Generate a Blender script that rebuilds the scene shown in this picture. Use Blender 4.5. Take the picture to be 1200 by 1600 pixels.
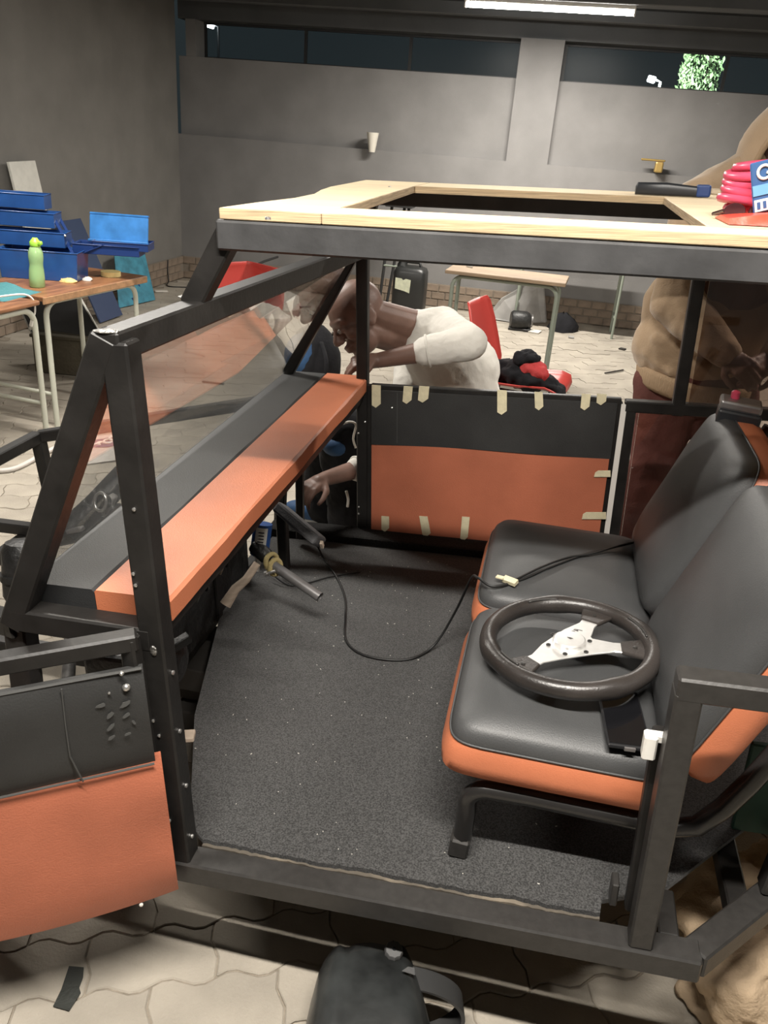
import bpy, bmesh, math, random
from mathutils import Vector, Matrix, Euler, noise
random.seed(7)
PI = math.pi
for o in list(bpy.data.objects):
    bpy.data.objects.remove(o)
scene = bpy.context.scene
COL = scene.collection

# ------------------------------------------------------------------ camera
# The half-built buggy stands nose-down by TILT against the room: VT takes buggy coordinates
# (x rearwards, y across, z up from its floor) into room coordinates (z = 0 on the paving).
TILT = math.radians(3.7)
VT = Matrix(((math.cos(TILT), 0, -math.sin(TILT), 0.07865), (0, 1, 0, 0), (math.sin(TILT), 0, math.cos(TILT), 0.31487), (0, 0, 0, 1)))
FPX = 1261.55
vC = Vector((0.58743, -1.00490, 1.19973))
vR = Vector((0.977140, 0.212357, 0.010094)); vU = Vector((-0.096385, 0.400185, 0.911352)); vF = Vector((-0.189492, 0.891491, -0.411505))
wC = VT @ vC
RT = VT.to_3x3()
wR, wU, wF = RT @ vR, RT @ vU, RT @ vF
def veh(u, v, ax, val):                     # measured point of the photograph on a plane of the buggy
    d = vF + vR*((u-600)/FPX) - vU*((v-800)/FPX); i = 'xyz'.index(ax)
    return vC + d*((val-vC[i])/d[i])
def wor(u, v, ax, val):                     # the same on a plane of the room
    d = wF + wR*((u-600)/FPX) - wU*((v-800)/FPX); i = 'xyz'.index(ax)
    return wC + d*((val-wC[i])/d[i])
def pix(P):
    d = Vector(P)-wC; z = d.dot(wF)
    return (600+FPX*d.dot(wR)/z, 800-FPX*d.dot(wU)/z, z)
cd = bpy.data.cameras.new('camera'); cam = bpy.data.objects.new('camera', cd); COL.objects.link(cam)
cd.sensor_fit = 'VERTICAL'; cd.sensor_height = 36; cd.sensor_width = 27; cd.lens = FPX*36/1600
cd.clip_start = .02
cam.matrix_world = Matrix(((wR.x, wU.x, -wF.x, wC.x), (wR.y, wU.y, -wF.y, wC.y), (wR.z, wU.z, -wF.z, wC.z), (0, 0, 0, 1)))
scene.camera = cam
# ------------------------------------------------------------------ world, exposure
w = bpy.data.worlds.new('night'); scene.world = w; w.use_nodes = True
w.node_tree.nodes['Background'].inputs[0].default_value = (.0085, .0115, .0125, 1)
w.node_tree.nodes['Background'].inputs[1].default_value = 1.0
scene.view_settings.view_transform = 'Standard'; scene.view_settings.look = 'None'
scene.view_settings.gamma = 1; scene.view_settings.use_curve_mapping = False
scene.view_settings.exposure = 1.08
# ceiling tube fixtures: (x, y, z, half length, watts); only the second one is in the picture
TUBES = [(.45, -.62, 2.50, .61, 56), (.23, 6.0, 2.466, .61, 66), (-1.5, 2.3, 2.50, .61, 46), (2.2, 2.6, 2.50, .61, 36)]
TUBE_COLOR = (1.0, .945, .865)

# ------------------------------------------------------------------ materials
MAT = {}
def mat(name, col, rough=.5, metal=0, spec=.5, var=0, vscale=8, bump=0, bscale=60, col2=None, aniso=None, coat=0, sheen=0, thr=None, alpha=None, trans=0, emit=0, detail=4):
    m = bpy.data.materials.new(name); m.use_nodes = True; nt = m.node_tree; N = nt.nodes; L = nt.links
    b = N['Principled BSDF']
    b.inputs['Base Color'].default_value = (*col, 1); b.inputs['Roughness'].default_value = rough
    b.inputs['Metallic'].default_value = metal; b.inputs['Specular IOR Level'].default_value = spec
    b.inputs['Coat Weight'].default_value = coat; b.inputs['Sheen Weight'].default_value = sheen
    b.inputs['Transmission Weight'].default_value = trans
    if alpha is not None: b.inputs['Alpha'].default_value = alpha
    if emit:
        b.inputs['Emission Color'].default_value = (*col, 1); b.inputs['Emission Strength'].default_value = emit
    tc = N.new('ShaderNodeTexCoord'); mp = N.new('ShaderNodeMapping'); L.new(tc.outputs['Object'], mp.inputs['Vector'])
    if aniso: mp.inputs['Scale'].default_value = aniso
    if var or col2:
        n = N.new('ShaderNodeTexNoise'); n.inputs['Scale'].default_value = vscale; n.inputs['Detail'].default_value = detail
        L.new(mp.outputs[0], n.inputs['Vector'])
        r = N.new('ShaderNodeValToRGB'); L.new(n.outputs['Fac'], r.inputs['Fac'])
        c2 = col2 or tuple(min(1, c*(1+var)) for c in col); c1 = col if col2 else tuple(c*(1-var) for c in col)
        lo, hi = thr or (.35, .65)
        r.color_ramp.elements[0].position = lo; r.color_ramp.elements[1].position = hi
        r.color_ramp.elements[0].color = (*c1, 1); r.color_ramp.elements[1].color = (*c2, 1)
        L.new(r.outputs[0], b.inputs['Base Color'])
    if bump:
        n2 = N.new('ShaderNodeTexNoise'); n2.inputs['Scale'].default_value = bscale; n2.inputs['Detail'].default_value = 5
        L.new(mp.outputs[0], n2.inputs['Vector'])
        bp = N.new('ShaderNodeBump'); bp.inputs['Strength'].default_value = bump; bp.inputs['Distance'].default_value = .01
        L.new(n2.outputs['Fac'], bp.inputs['Height']); L.new(bp.outputs[0], b.inputs['Normal'])
    MAT[name] = m; return m
def glass(name, tint, f0, refl=(1, 1, 1), rough=.015):
    m = bpy.data.materials.new(name); m.use_nodes = True; nt = m.node_tree; N = nt.nodes; L = nt.links
    N.remove(N['Principled BSDF']); out = N['Material Output']
    t = N.new('ShaderNodeBsdfTransparent'); t.inputs[0].default_value = (*tint, 1)
    g = N.new('ShaderNodeBsdfGlossy'); g.inputs['Color'].default_value = (*refl, 1); g.inputs['Roughness'].default_value = rough
    lw = N.new('ShaderNodeLayerWeight'); lw.inputs['Blend'].default_value = .5
    pw = N.new('ShaderNodeMath'); pw.operation = 'POWER'; L.new(lw.outputs['Facing'], pw.inputs[0]); pw.inputs[1].default_value = 4.5
    f = N.new('ShaderNodeMath'); f.operation = 'MULTIPLY_ADD'; L.new(pw.outputs[0], f.inputs[0]); f.inputs[1].default_value = 1-f0; f.inputs[2].default_value = f0
    mx = N.new('ShaderNodeMixShader'); L.new(f.outputs[0], mx.inputs[0]); L.new(t.outputs[0], mx.inputs[1]); L.new(g.outputs[0], mx.inputs[2])
    L.new(mx.outputs[0], out.inputs['Surface']); MAT[name] = m; return m
mat('wall', (.19, .185, .18), .75, spec=.3, var=.08, vscale=3, bump=.15, bscale=140)
mat('wall_left', (.18, .172, .158), .75, spec=.3, var=.08, vscale=3, bump=.15, bscale=140)
mat('ceiling', (.055, .055, .056), .8, var=.1, vscale=2)
mat('beam', (.075, .078, .08), .6, var=.1, vscale=3)
mat('mortar', (.20, .17, .135), .9, bump=.3, bscale=80)
mat('brick', (.205, .158, .118), .85, var=.22, vscale=6, bump=.3, bscale=90)
mat('joint_sand', (.25, .215, .17), .95, var=.2, vscale=30, bump=.4, bscale=200)
mat('paver', (.345, .31, .258), .85, spec=.3, var=.13, vscale=5, bump=.25, bscale=160, detail=7)
mat('black_steel', (.013, .012, .0112), .45, spec=.35, var=.3, vscale=14, bump=.05, bscale=90)
mat('worn_steel', (.036, .034, .032), .42, metal=.25, var=.12, vscale=60, bump=.04, bscale=160)
mat('roof_steel', (.040, .040, .041), .45, var=.25, vscale=12, bump=.05, bscale=90)
mat('weld', (.35, .34, .32), .35, metal=.9, var=.5, vscale=120, bump=.6, bscale=200)
mat('orange', (.47, .152, .073), .42, spec=.45, var=.08, vscale=4, bump=.12, bscale=420)
mat('black_gloss', (.016, .015, .0145), .26, spec=.5)
mat('dash_black', (.027, .0275, .028), .5, spec=.4, var=.12, vscale=5, bump=.10, bscale=400)
mat('orange_panel', (.40, .125, .068), .5, spec=.4, var=.10, vscale=5, bump=.15, bscale=300)
mat('black_vinyl', (.050, .051, .052), .48, spec=.5, var=.12, vscale=5, bump=.10, bscale=400)
mat('black_panel', (.025, .025, .0245), .55, spec=.4, var=.2, vscale=6, bump=.12, bscale=300)
mat('seam', (.05, .05, .048), .6)
mat('carpet', (.047, .0465, .046), .95, spec=.1, var=.55, vscale=330, bump=.35, bscale=700, sheen=.25, detail=2)
mat('carpet_dark', (.022, .0215, .021), .95, spec=.15, var=.3, vscale=200, bump=.6, bscale=400)
mat('lint', (.55, .53, .48), .9)
mat('plywood', (.74, .60, .40), .6, spec=.3, var=.10, vscale=3, aniso=(1, 9, 9), bump=.1, bscale=60)
mat('ply_edge', (.42, .31, .185), .8, var=.3, vscale=12, aniso=(1, 1, 60), bump=.2)
mat('ply_worn', (.085, .072, .056), .9, col2=(.30, .25, .185), vscale=9, thr=(.5, .75))
mat('tape', (.62, .56, .38), .7, var=.08, vscale=40, bump=.15, bscale=120)
mat('white_foam', (.72, .69, .64), .7)
mat('screw', (.65, .64, .62), .3, metal=.9)
mat('silver', (.80, .79, .77), .32, metal=.65, var=.04, vscale=60)
mat('grip', (.028, .024, .022), .32, spec=.55, var=.35, vscale=10, bump=.1, bscale=300)
mat('dark_gloss', (.006, .006, .007), .08, spec=.6)
mat('phone_body', (.012, .012, .013), .3)
mat('cable', (.008, .008, .008), .5)
mat('white_plastic', (.75, .73, .68), .4)
mat('alu', (.30, .29, .29), .35, metal=.7, var=.12, vscale=20)
mat('rope', (.36, .29, .13), .9, bump=.5, bscale=200)
mat('stick', (.46, .37, .29), .8, var=.15, vscale=18, aniso=(1, 1, 6))
mat('caulk_blue', (.02, .075, .26), .35)
mat('label_white', (.68, .68, .64), .6)
mat('label_ink', (.05, .05, .06), .6)
mat('pad_grey', (.10, .10, .104), .7, var=.2, vscale=20, bump=.2, bscale=200)
mat('skin', (.175, .100, .076), .5, spec=.4, var=.10, vscale=20, bump=.06, bscale=220)
mat('skin_dark', (.05, .024, .018), .5)
mat('eye', (.22, .19, .17), .3)
mat('shirt', (.66, .635, .58), .85, spec=.2, sheen=.2, var=.04, vscale=10, bump=.25, bscale=45)
mat('hoodie', (.43, .31, .20), .95, spec=.15, sheen=.35, var=.07, vscale=9, bump=.2, bscale=200)
mat('hoodie_rib', (.40, .285, .18), .95, spec=.15, bump=.5, bscale=300, aniso=(1, 1, .05))
mat('maroon', (.125, .05, .042), .9, spec=.2, var=.12, vscale=8, bump=.2, bscale=120)
mat('dark_cloth', (.012, .012, .014), .9, spec=.2, var=.2, vscale=12, bump=.25, bscale=60)
mat('blue_cloth', (.018, .065, .16), .7, var=.2, vscale=12)
mat('sole', (.5, .5, .48), .7)
mat('hair', (.012, .01, .009), .9, bump=.6, bscale=400)
mat('desk_wood', (.235, .105, .048), .42, var=.28, vscale=5, aniso=(9, 1, 9), bump=.05)
mat('desk_wood_pale', (.30, .215, .14), .5, var=.22, vscale=5, aniso=(1, 9, 9), bump=.05)
mat('desk_edge', (.36, .20, .10), .6, var=.2, vscale=30)
mat('tube_cream', (.52, .53, .45), .4, spec=.5)
mat('tube_green', (.23, .26, .215), .45, spec=.5)
mat('tube_dark', (.02, .02, .02), .5)
mat('tool_blue', (.014, .062, .215), .3, spec=.6, coat=.3, var=.12, vscale=10)
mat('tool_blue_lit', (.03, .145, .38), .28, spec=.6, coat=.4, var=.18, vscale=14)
mat('tool_navy', (.008, .03, .13), .4)
mat('bottle_green', (.36, .56, .25), .25, spec=.5, alpha=.78)
mat('bottle_cap', (.32, .62, .06), .4)
mat('tape_yellow', (.88, .70, .30), .55)
mat('crumbs', (.72, .50, .20), .8, var=.2, vscale=40)
mat('teal_cloth', (.05, .18, .20), .9, bump=.5, bscale=60)
mat('olive_cloth', (.07, .06, .04), .9, bump=.5, bscale=50)
mat('board_white', (.58, .57, .52), .6, var=.05, vscale=20)
mat('screen_black', (.012, .012, .013), .35)
mat('teal_board', (.04, .20, .28), .6, var=.25, vscale=12)
mat('navy_box', (.03, .05, .11), .6)
mat('jerry', (.013, .0135, .013), .42, bump=.05, bscale=40)
mat('jerry_label', (.55, .57, .43), .7, var=.12, vscale=30)
mat('chair_red', (.50, .055, .045), .38, spec=.5)
mat('red_cloth', (.42, .03, .03), .75, bump=.3, bscale=80)
mat('grey_sheet', (.30, .29, .275), .6, var=.12, vscale=10)
mat('machine', (.012, .012, .012), .45, var=.4, vscale=30, bump=.3, bscale=80)
mat('machine_grey', (.16, .155, .15), .4, metal=.5, var=.4, vscale=30)
mat('poly_bag', (.62, .58, .54), .35, alpha=.85, bump=.3, bscale=30)
mat('bag_blue', (.045, .055, .13), .5)
mat('pink', (.60, .065, .125), .3, spec=.5)
mat('packet_red', (.70, .075, .045), .35, var=.1, vscale=15, bump=.3, bscale=25)
mat('tag_blue', (.035, .09, .22), .4)
mat('tag_sky', (.12, .30, .50), .4)
mat('tool_black', (.02, .022, .026), .4)
mat('tool_collar', (.02, .05, .17), .4)
mat('blade_tan', (.45, .37, .27), .6)
mat('sunglass', (.035, .012, .014), .12)
mat('brass', (.42, .29, .10), .4, metal=.6)
mat('sconce', (.58, .55, .48), .5)
mat('helmet', (.024, .026, .026), .36, spec=.5, var=.6, vscale=9, bump=.12, bscale=25, coat=.1)
mat('helmet_band', (.028, .028, .028), .5)
mat('knob', (.09, .09, .09), .5)
mat('rubber_tape', (.022, .024, .020), .7, bump=.3, bscale=120)
mat('sack', (.40, .30, .20), .9, spec=.2, var=.10, vscale=8, bump=.3, bscale=160)
mat('green_panel', (.014, .055, .036), .6, var=.2, vscale=10)
mat('leaf', (.16, .24, .11), .6, var=.4, vscale=3)
mat('bark', (.06, .045, .03), .9)
mat('soil', (.02, .02, .017), .95)
mat('window_frame', (.16, .16, .155), .5)
mat('post_grey', (.12, .12, .12), .5)
mat('debris', (.03, .026, .022), .9)
mat('paper', (.62, .59, .53), .8)
mat('tube_light', (1.0, .97, .92), .5, emit=16)
mat('flood_light', (.9, .97, 1.0), .5, emit=12)
glass('acrylic', (.95, .95, .94), .17)
glass('tinted_acrylic', (.62, .56, .53), .05)
glass('clear_acrylic', (.88, .83, .81), .05)
glass('window_glass', (.85, .87, .88), .006, rough=.35)

# ------------------------------------------------------------------ mesh collector
def frame(d, up=(0, 0, 1)):
    d = Vector(d).normalized(); up = Vector(up)
    if abs(d.dot(up)) > .98: up = Vector((1, 0, 0)) if abs(d.x) < .9 else Vector((0, 1, 0))
    s = d.cross(up).normalized(); return d, s, s.cross(d).normalized()
class MB:
    def __init__(s): s.v = []; s.f = []
    def add(s, vs, fs):
        n = len(s.v); s.v += [Vector(p) for p in vs]; s.f += [tuple(i+n for i in f) for f in fs]; return s
    def box(s, c, size, R=None):
        c = Vector(c); h = Vector(size)/2
        P = [Vector((x*h.x, y*h.y, z*h.z)) for x in (-1, 1) for y in (-1, 1) for z in (-1, 1)]
        if R is not None: P = [R @ p for p in P]
        return s.add([c+p for p in P], [(0, 1, 3, 2), (4, 6, 7, 5), (0, 4, 5, 1), (2, 3, 7, 6), (0, 2, 6, 4), (1, 5, 7, 3)])
    def beam(s, p, q, w, h=None, up=(0, 0, 1)):
        p, q = Vector(p), Vector(q); h = h or w; d, sd, u = frame(q-p, up)
        P = [b+sd*(a*w/2)+u*(c*h/2) for b in (p, q) for a in (-1, 1) for c in (-1, 1)]
        return s.add(P, [(0, 2, 3, 1), (4, 5, 7, 6), (0, 1, 5, 4), (2, 6, 7, 3), (0, 4, 6, 2), (1, 3, 7, 5)])
    def loft(s, rings, cap0=True, cap1=True, closed=True):
        n = len(rings[0]); vs = [p for r in rings for p in r]; fs = []
        for i in range(len(rings)-1):
            for j in range(n if closed else n-1):
                k = (j+1) % n
                fs.append((i*n+j, i*n+k, (i+1)*n+k, (i+1)*n+j))
        if cap0: fs.append(tuple(range(n-1, -1, -1)))
        if cap1: fs.append(tuple((len(rings)-1)*n+j for j in range(n)))
        return s.add(vs, fs)
    def tube(s, pts, r, seg=8, closed=False, caps=True, up=(0, 0, 1), flat=1.0):
        pts = [Vector(p) for p in pts]; n = len(pts); rs = r if isinstance(r, (list, tuple)) else [r]*n
        rings = []; pu = None
        for i, p in enumerate(pts):
            if closed: d = pts[(i+1) % n]-pts[i-1]
            else: d = pts[min(i+1, n-1)]-pts[max(i-1, 0)]
            if pu is None: d, sd, u = frame(d, up)
            else:
                d = d.normalized(); sd = d.cross(pu).normalized(); u = sd.cross(d).normalized()
            pu = u
            rings.append([p+sd*(math.cos(2*PI*k/seg)*rs[i])+u*(math.sin(2*PI*k/seg)*rs[i]*flat) for k in range(seg)])
        if closed:
            rings.append(rings[0]); return s.loft(rings, False, False)
        return s.loft(rings, caps, caps)
    def lathe(s, c, prof, seg=20, ax=(0, 0, 1)):
        c = Vector(c); d, sd, u = frame(ax, (0, 1, 0) if abs(Vector(ax).normalized().y) < .9 else (1, 0, 0))
        rings = [[c+d*z+sd*(math.cos(2*PI*k/seg)*max(r, 1e-4))+u*(math.sin(2*PI*k/seg)*max(r, 1e-4)) for k in range(seg)] for r, z in prof]
        return s.loft(rings)
    def prism(s, pts, vec):
        pts = [Vector(p) for p in pts]; vec = Vector(vec)
        return s.loft([pts, [p+vec for p in pts]])
    def ell(s, c, r, R=None, seg=16, rn=10):
        c = Vector(c); r = Vector(r) if not isinstance(r, (int, float)) else Vector((r, r, r)); rings = []
        for i in range(rn+1):
            t = -PI/2+PI*i/rn; t = max(min(t, PI/2-.02), -PI/2+.02)
            ring = [Vector((r.x*math.cos(t)*math.cos(2*PI*k/seg), r.y*math.cos(t)*math.sin(2*PI*k/seg), r.z*math.sin(t))) for k in range(seg)]
            rings.append([c+(R @ p if R is not None else p) for p in ring])
        return s.loft(rings)
    def cap(s, p, q, r1, r2, seg=14):
        p, q = Vector(p), Vector(q); d, sd, u = frame(q-p); rings = []
        for i in range(5):
            t = PI/2*(1-i/4); rings.append((p-d*(r1*math.sin(t)), max(r1*math.cos(t), 1e-3)))
        for i in range(5):
            t = PI/2*i/4; rings.append((q+d*(r2*math.sin(t)), max(r2*math.cos(t), 1e-3)))
        return s.loft([[c+sd*(math.cos(2*PI*k/seg)*r)+u*(math.sin(2*PI*k/seg)*r) for k in range(seg)] for c, r in rings])
    def chain(s, pts, rs, seg=14):
        for i in range(len(pts)-1): s.cap(pts[i], pts[i+1], rs[i], rs[i+1], seg)
        return s

VEH = set()                                  # roots built in buggy coordinates
def build(name, mb, m, parent=None, bevel=0, smooth=False, kind=None, label=None, loc=None, seg=1):
    me = bpy.data.meshes.new(name)
    if parent is not None:
        o0 = parent.get('_o', (0, 0, 0)); base = Vector(o0)
    elif loc is not None: base = Vector(loc)
    else:
        n = len(mb.v); base = sum(mb.v, Vector())/n; base.z = min(p.z for p in mb.v)
    me.from_pydata([p-base for p in mb.v], [], mb.f)
    bm = bmesh.new(); bm.from_mesh(me); bmesh.ops.recalc_face_normals(bm, faces=bm.faces); bm.to_mesh(me); bm.free()
    if smooth:
        me.shade_smooth()
        if smooth is not True: me.set_sharp_from_angle(angle=math.radians(smooth))
    me.materials.append(MAT[m]); o = bpy.data.objects.new(name, me); COL.objects.link(o)
    o['_o'] = tuple(base)
    if parent is not None: o.parent = parent
    else: o.location = base
    if bevel:
        b = o.modifiers.new('bevel', 'BEVEL'); b.width = bevel; b.segments = seg; b.limit_method = 'ANGLE'; b.angle_limit = .6
    if kind: o['kind'] = kind
    if label: o['label'] = label
    return o
def tag(o, label, cat, group=None, v=False):
    o['label'] = label; o['category'] = cat
    if group: o['group'] = group
    if v: VEH.add(o)
    return o
def thing(name, label, cat, loc, group=None, v=False):
    o = bpy.data.objects.new(name, None); COL.objects.link(o); o.location = loc; o['_o'] = tuple(loc); o.empty_display_size = .1
    return tag(o, label, cat, group, v)
def struct(name, mb, m, **k):
    o = build(name, mb, m, **k)
    if o.parent is None: o['kind'] = 'structure'
    return o
def share(src, name, parent, loc, rot=None, scale=None):
    o = bpy.data.objects.new(name, src.data); COL.objects.link(o); o.parent = parent; o.location = loc
    if rot: o.rotation_euler = rot
    if scale: o.scale = scale
    return o
def remesh(o, vox, it=3, fac=.5):
    r = o.modifiers.new('remesh', 'REMESH'); r.mode = 'VOXEL'; r.voxel_size = vox; r.use_smooth_shade = True
    if it:
        s = o.modifiers.new('smooth', 'SMOOTH'); s.factor = fac; s.iterations = it
    return o
def displace(o, size, strength, typ='CLOUDS'):
    t = bpy.data.textures.new('folds', typ); t.noise_scale = size
    d = o.modifiers.new('folds', 'DISPLACE'); d.texture = t; d.strength = strength; d.mid_level = .5; d.texture_coords = 'LOCAL'
def arc(c, a, b, r, t0, t1, n):
    c, a, b = Vector(c), Vector(a), Vector(b)
    return [c+a*(r*math.cos(t0+(t1-t0)*i/n))+b*(r*math.sin(t0+(t1-t0)*i/n)) for i in range(n+1)]
def smooth_path(P, n=6):
    P = [Vector(p) for p in P]; out = []
    for i in range(len(P)-1):
        p0, p1, p2, p3 = P[max(i-1, 0)], P[i], P[i+1], P[min(i+2, len(P)-1)]
        for k in range(n):
            t = k/n
            out.append(.5*((2*p1)+(p2-p0)*t+(2*p0-5*p1+4*p2-p3)*t*t+(3*p1-p0-3*p2+p3)*t**3))
    return out+[P[-1]]
def RZ(a): return Matrix.Rotation(a, 3, 'Z')
def RX(a): return Matrix.Rotation(a, 3, 'X')
def RY(a): return Matrix.Rotation(a, 3, 'Y')

# ------------------------------------------------------------------ the room
XL, YB, XR, YF, ZC = -3.33, 7.30, 4.6, -3.4, 2.72
LEDGE, SILL, LINT, SK = 1.405, 2.095, 2.41, .224
floor = struct('floor', MB().box(((XL+XR)/2, (YB+YF)/2, -.0295), (XR-XL+.4, YB-YF+.4, .05)), 'joint_sand', loc=(0, 0, 0))
PL, PW = .25, .125
def paver_mesh():
    def wv(x):
        t = (x/(PL/2)) % 1.0
        a = .009
        return a if .12 < t < .38 else (-a if .62 < t < .88 else a*math.sin(2*PI*t)*1.2)
    g = .0014; xs = [-PL/2+g+(PL-2*g)*i/12 for i in range(13)]
    lo = [(x, -PW/2+g+wv(x+PL/2)) for x in xs]; hi = [(x, PW/2-g+wv(x+PL/2)) for x in xs]
    mid_r = [(PL/2-g+.006, -.02), (PL/2-g-.006, .02)]; mid_l = [(-PL/2+g-.006, .02), (-PL/2+g+.006, -.02)]
    out = lo+[mid_r[0], mid_r[1]]+hi[::-1]+[(-PL/2+g-.006, .02), (-PL/2+g+.006, -.02)]
    return [Vector((x, y, 0)) for x, y in out]
pv = paver_mesh()
cells = []
ang = math.radians(24); Rp = RZ(ang)
for i in range(-60, 60):
    for j in range(-110, 110):
        c = Rp @ Vector((i*PL+(PL/2 if j % 2 else 0), j*PW, 0))
        if XL+.05 < c.x < 3.6 and -1.4 < c.y < YB-.05: cells.append(c)
def shown(c):
    u, v, z = pix(c)
    if z < .1 or not (-40 < u < 1240 and -40 < v < 1640): return 1e9
    if -.2 < c.x < 1.0 and .16 < c.y < 1.9: return 1e9
    return z
cells.sort(key=shown)
pm = build('paver', MB().prism([p+Vector((0, 0, -.03)) for p in pv], (0, 0, .03)), 'paver', parent=floor, bevel=.0025)
bmod = pm.modifiers
first = True
for k, c in enumerate(cells[:300]):
    dz = random.uniform(-.0025, .0015); e = (random.uniform(-.006, .006), random.uniform(-.006, .006), ang+random.uniform(-.008, .008))
    if first: o = pm; first = False
    else:
        o = pm.copy(); COL.objects.link(o)
    o.location = (c.x, c.y, dz); o.rotation_euler = e
rest = MB()
for c in cells[300:]:
    dz = random.uniform(-.0025, .0015)
    ps = [Rp @ p + c + Vector((0, 0, dz)) for p in pv]
    n = len(ps); rest.add(ps+[p-Vector((0, 0, .02)) for p in ps], [tuple(range(n))]+[(a, (a+1) % n, (a+1) % n+n, a+n) for a in range(n)])
build('paver_field', rest, 'paver', parent=floor, kind='stuff')

# back wall: thicker lower part with a ledge, a recessed upper part, a row of high windows
wb = struct('wall_back', MB().box(((XL+XR)/2, YB+.15, LEDGE/2), (XR-XL, .30, LEDGE)), 'wall', loc=(0, YB, 0))
struct('upper_wall', MB().box(((XL+XR)/2, YB+.22, (LEDGE+SILL)/2), (XR-XL, .30, SILL-LEDGE)), 'wall', parent=wb)
struct('lintel_wall', MB().box(((XL+XR)/2, YB+.22, (LINT+ZC)/2), (XR-XL, .30, ZC-LINT)), 'beam', parent=wb)
struct('column', MB().box((.153, YB+.15, (LEDGE+LINT)/2), (.385, .30, LINT-LEDGE)), 'wall', parent=wb)
struct('end_jamb', MB().box((XL+.13, YB+.2, (SILL+LINT)/2), (.10, .28, LINT-SILL)), 'wall', parent=wb)
wl = struct('wall_left', MB().box((XL-.1, (YB+YF)/2, ZC/2), (.2, YB-YF, ZC)), 'wall_left', loc=(XL, 0, 0))
struct('wall_right', MB().box((XR+.1, (YB+YF)/2, ZC/2), (.2, YB-YF, ZC)), 'wall')
struct('wall_front', MB().box(((XL+XR)/2, YF-.1, ZC/2), (XR-XL, .2, ZC)), 'wall')
struct('ceiling', MB().box(((XL+XR)/2, (YB+YF)/2, ZC+.05), (XR-XL+.4, YB-YF+.8, .1)), 'ceiling')
struct('trim_1', MB().box(((XL+XR)/2, 6.0, 2.615), (XR-XL, .16, .21)), 'beam', bevel=.006)          # beam carrying the tube
struct('trim_2', MB().box(((XL+XR)/2, 7.02, 2.57), (XR-XL, .10, .10)), 'beam', bevel=.006)
for n_, (x0, x1) in enumerate(((XL+.18, -.04), (.345, XR))):
    wn = struct('window_%d' % (n_+1), MB().box(((x0+x1)/2, YB+.28, (SILL+LINT)/2), (x1-x0, .006, LINT-SILL)), 'window_glass')
    fm = MB(); yf = YB+.28
    fm.beam((x0, yf, SILL+.01), (x1, yf, SILL+.01), .03, .02); fm.beam((x0, yf, LINT-.01), (x1, yf, LINT-.01), .03, .02)
    for q in range(4):
        xx = x0+.01+(x1-x0-.02)*q/3
        fm.beam((xx, yf, SILL), (xx, yf, LINT), .02, .03)
    build('window_frame', fm, 'tube_dark', parent=wn)
# brick skirting
bl, bh = .138, .0745
bp0 = None
def brick_run(wall, n, place):
    global bp0
    for r_ in range(3):
        for k in range(n):
            p, rz = place(k*bl+(bl/2 if r_ % 2 else 0), r_*bh+bh/2)
            if p is None: continue
            if bp0 is None:
                bp0 = build('brick', MB().box((0, 0, 0), (bl-.009, .03, bh-.009)), 'brick', parent=wall, bevel=.003)
                for q in bp0.data.vertices: q.co = q.co+Vector(wall['_o'])
                o = bp0
            else:
                o = bp0.copy(); COL.objects.link(o); o.parent = wall
            o.location = p-Vector(wall['_o']); o.rotation_euler = (0, 0, rz)
brick_run(wb, 46, lambda s, z: (Vector((XL+.09+s, YB-.011, z)) if XL+.09+s < 3.0 else None, 0))
brick_run(wl, 32, lambda s, z: (Vector((XL+.011, YB-.09-s, z)), PI/2))
build('skirting_mortar', MB().box(((XL+XR)/2, YB-.006, SK/2), (XR-XL, .02, SK)), 'mortar', parent=wb)
build('skirting_mortar', MB().box((XL+.006, YB-2.3, SK/2), (.02, 4.6, SK)), 'mortar', parent=wl)
# outside the windows
tg = struct('outside_ground', MB().box((0, 14, -.1), (30, 12.6, .1)), 'soil')

# ------------------------------------------------------------------ ceiling tubes
def tube_light(x, y, z, hl, watts, label):
    t = thing('tube_light', label, 'light', (x, y, z), 'ceiling tube lights')
    build('housing', MB().box((x, y, z+.035), (hl*2+.02, .055, .03)), 'white_plastic', t, bevel=.004)
    build('lamp_tube', MB().tube([(x-hl, y, z), (x+hl, y, z)], .017, 10), 'tube_light', t, smooth=50)
    for s in (-1, 1): build('end_cap', MB().box((x+s*(hl+.005), y, z+.005), (.012, .05, .05)), 'white_plastic', t, bevel=.003)
    if z < 2.6: build('stem', MB().box((x, y, (z+.05+ZC)/2 if abs(y-6) > .2 else z+.047), (hl*1.2, .04, (ZC-z-.05) if abs(y-6) > .2 else .012)), 'beam', t)
    ld = bpy.data.lights.new('tube_glow', 'AREA'); ld.shape = 'RECTANGLE'; ld.size = hl*2; ld.size_y = .05; ld.energy = watts; ld.color = TUBE_COLOR; ld.spread = PI
    lo = bpy.data.objects.new('tube_glow', ld); COL.objects.link(lo); lo.parent = t; lo.location = (0, 0, -.025)
for (x, y, z, hl, wt), lb in zip(TUBES, ('white ceiling tube light above the buggy seats', 'glowing white tube light on the beam by the windows',
        'white ceiling tube light above the school desks', 'white ceiling tube light on the far right of the ceiling')):
    tube_light(x, y, z, hl, wt, lb)

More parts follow.
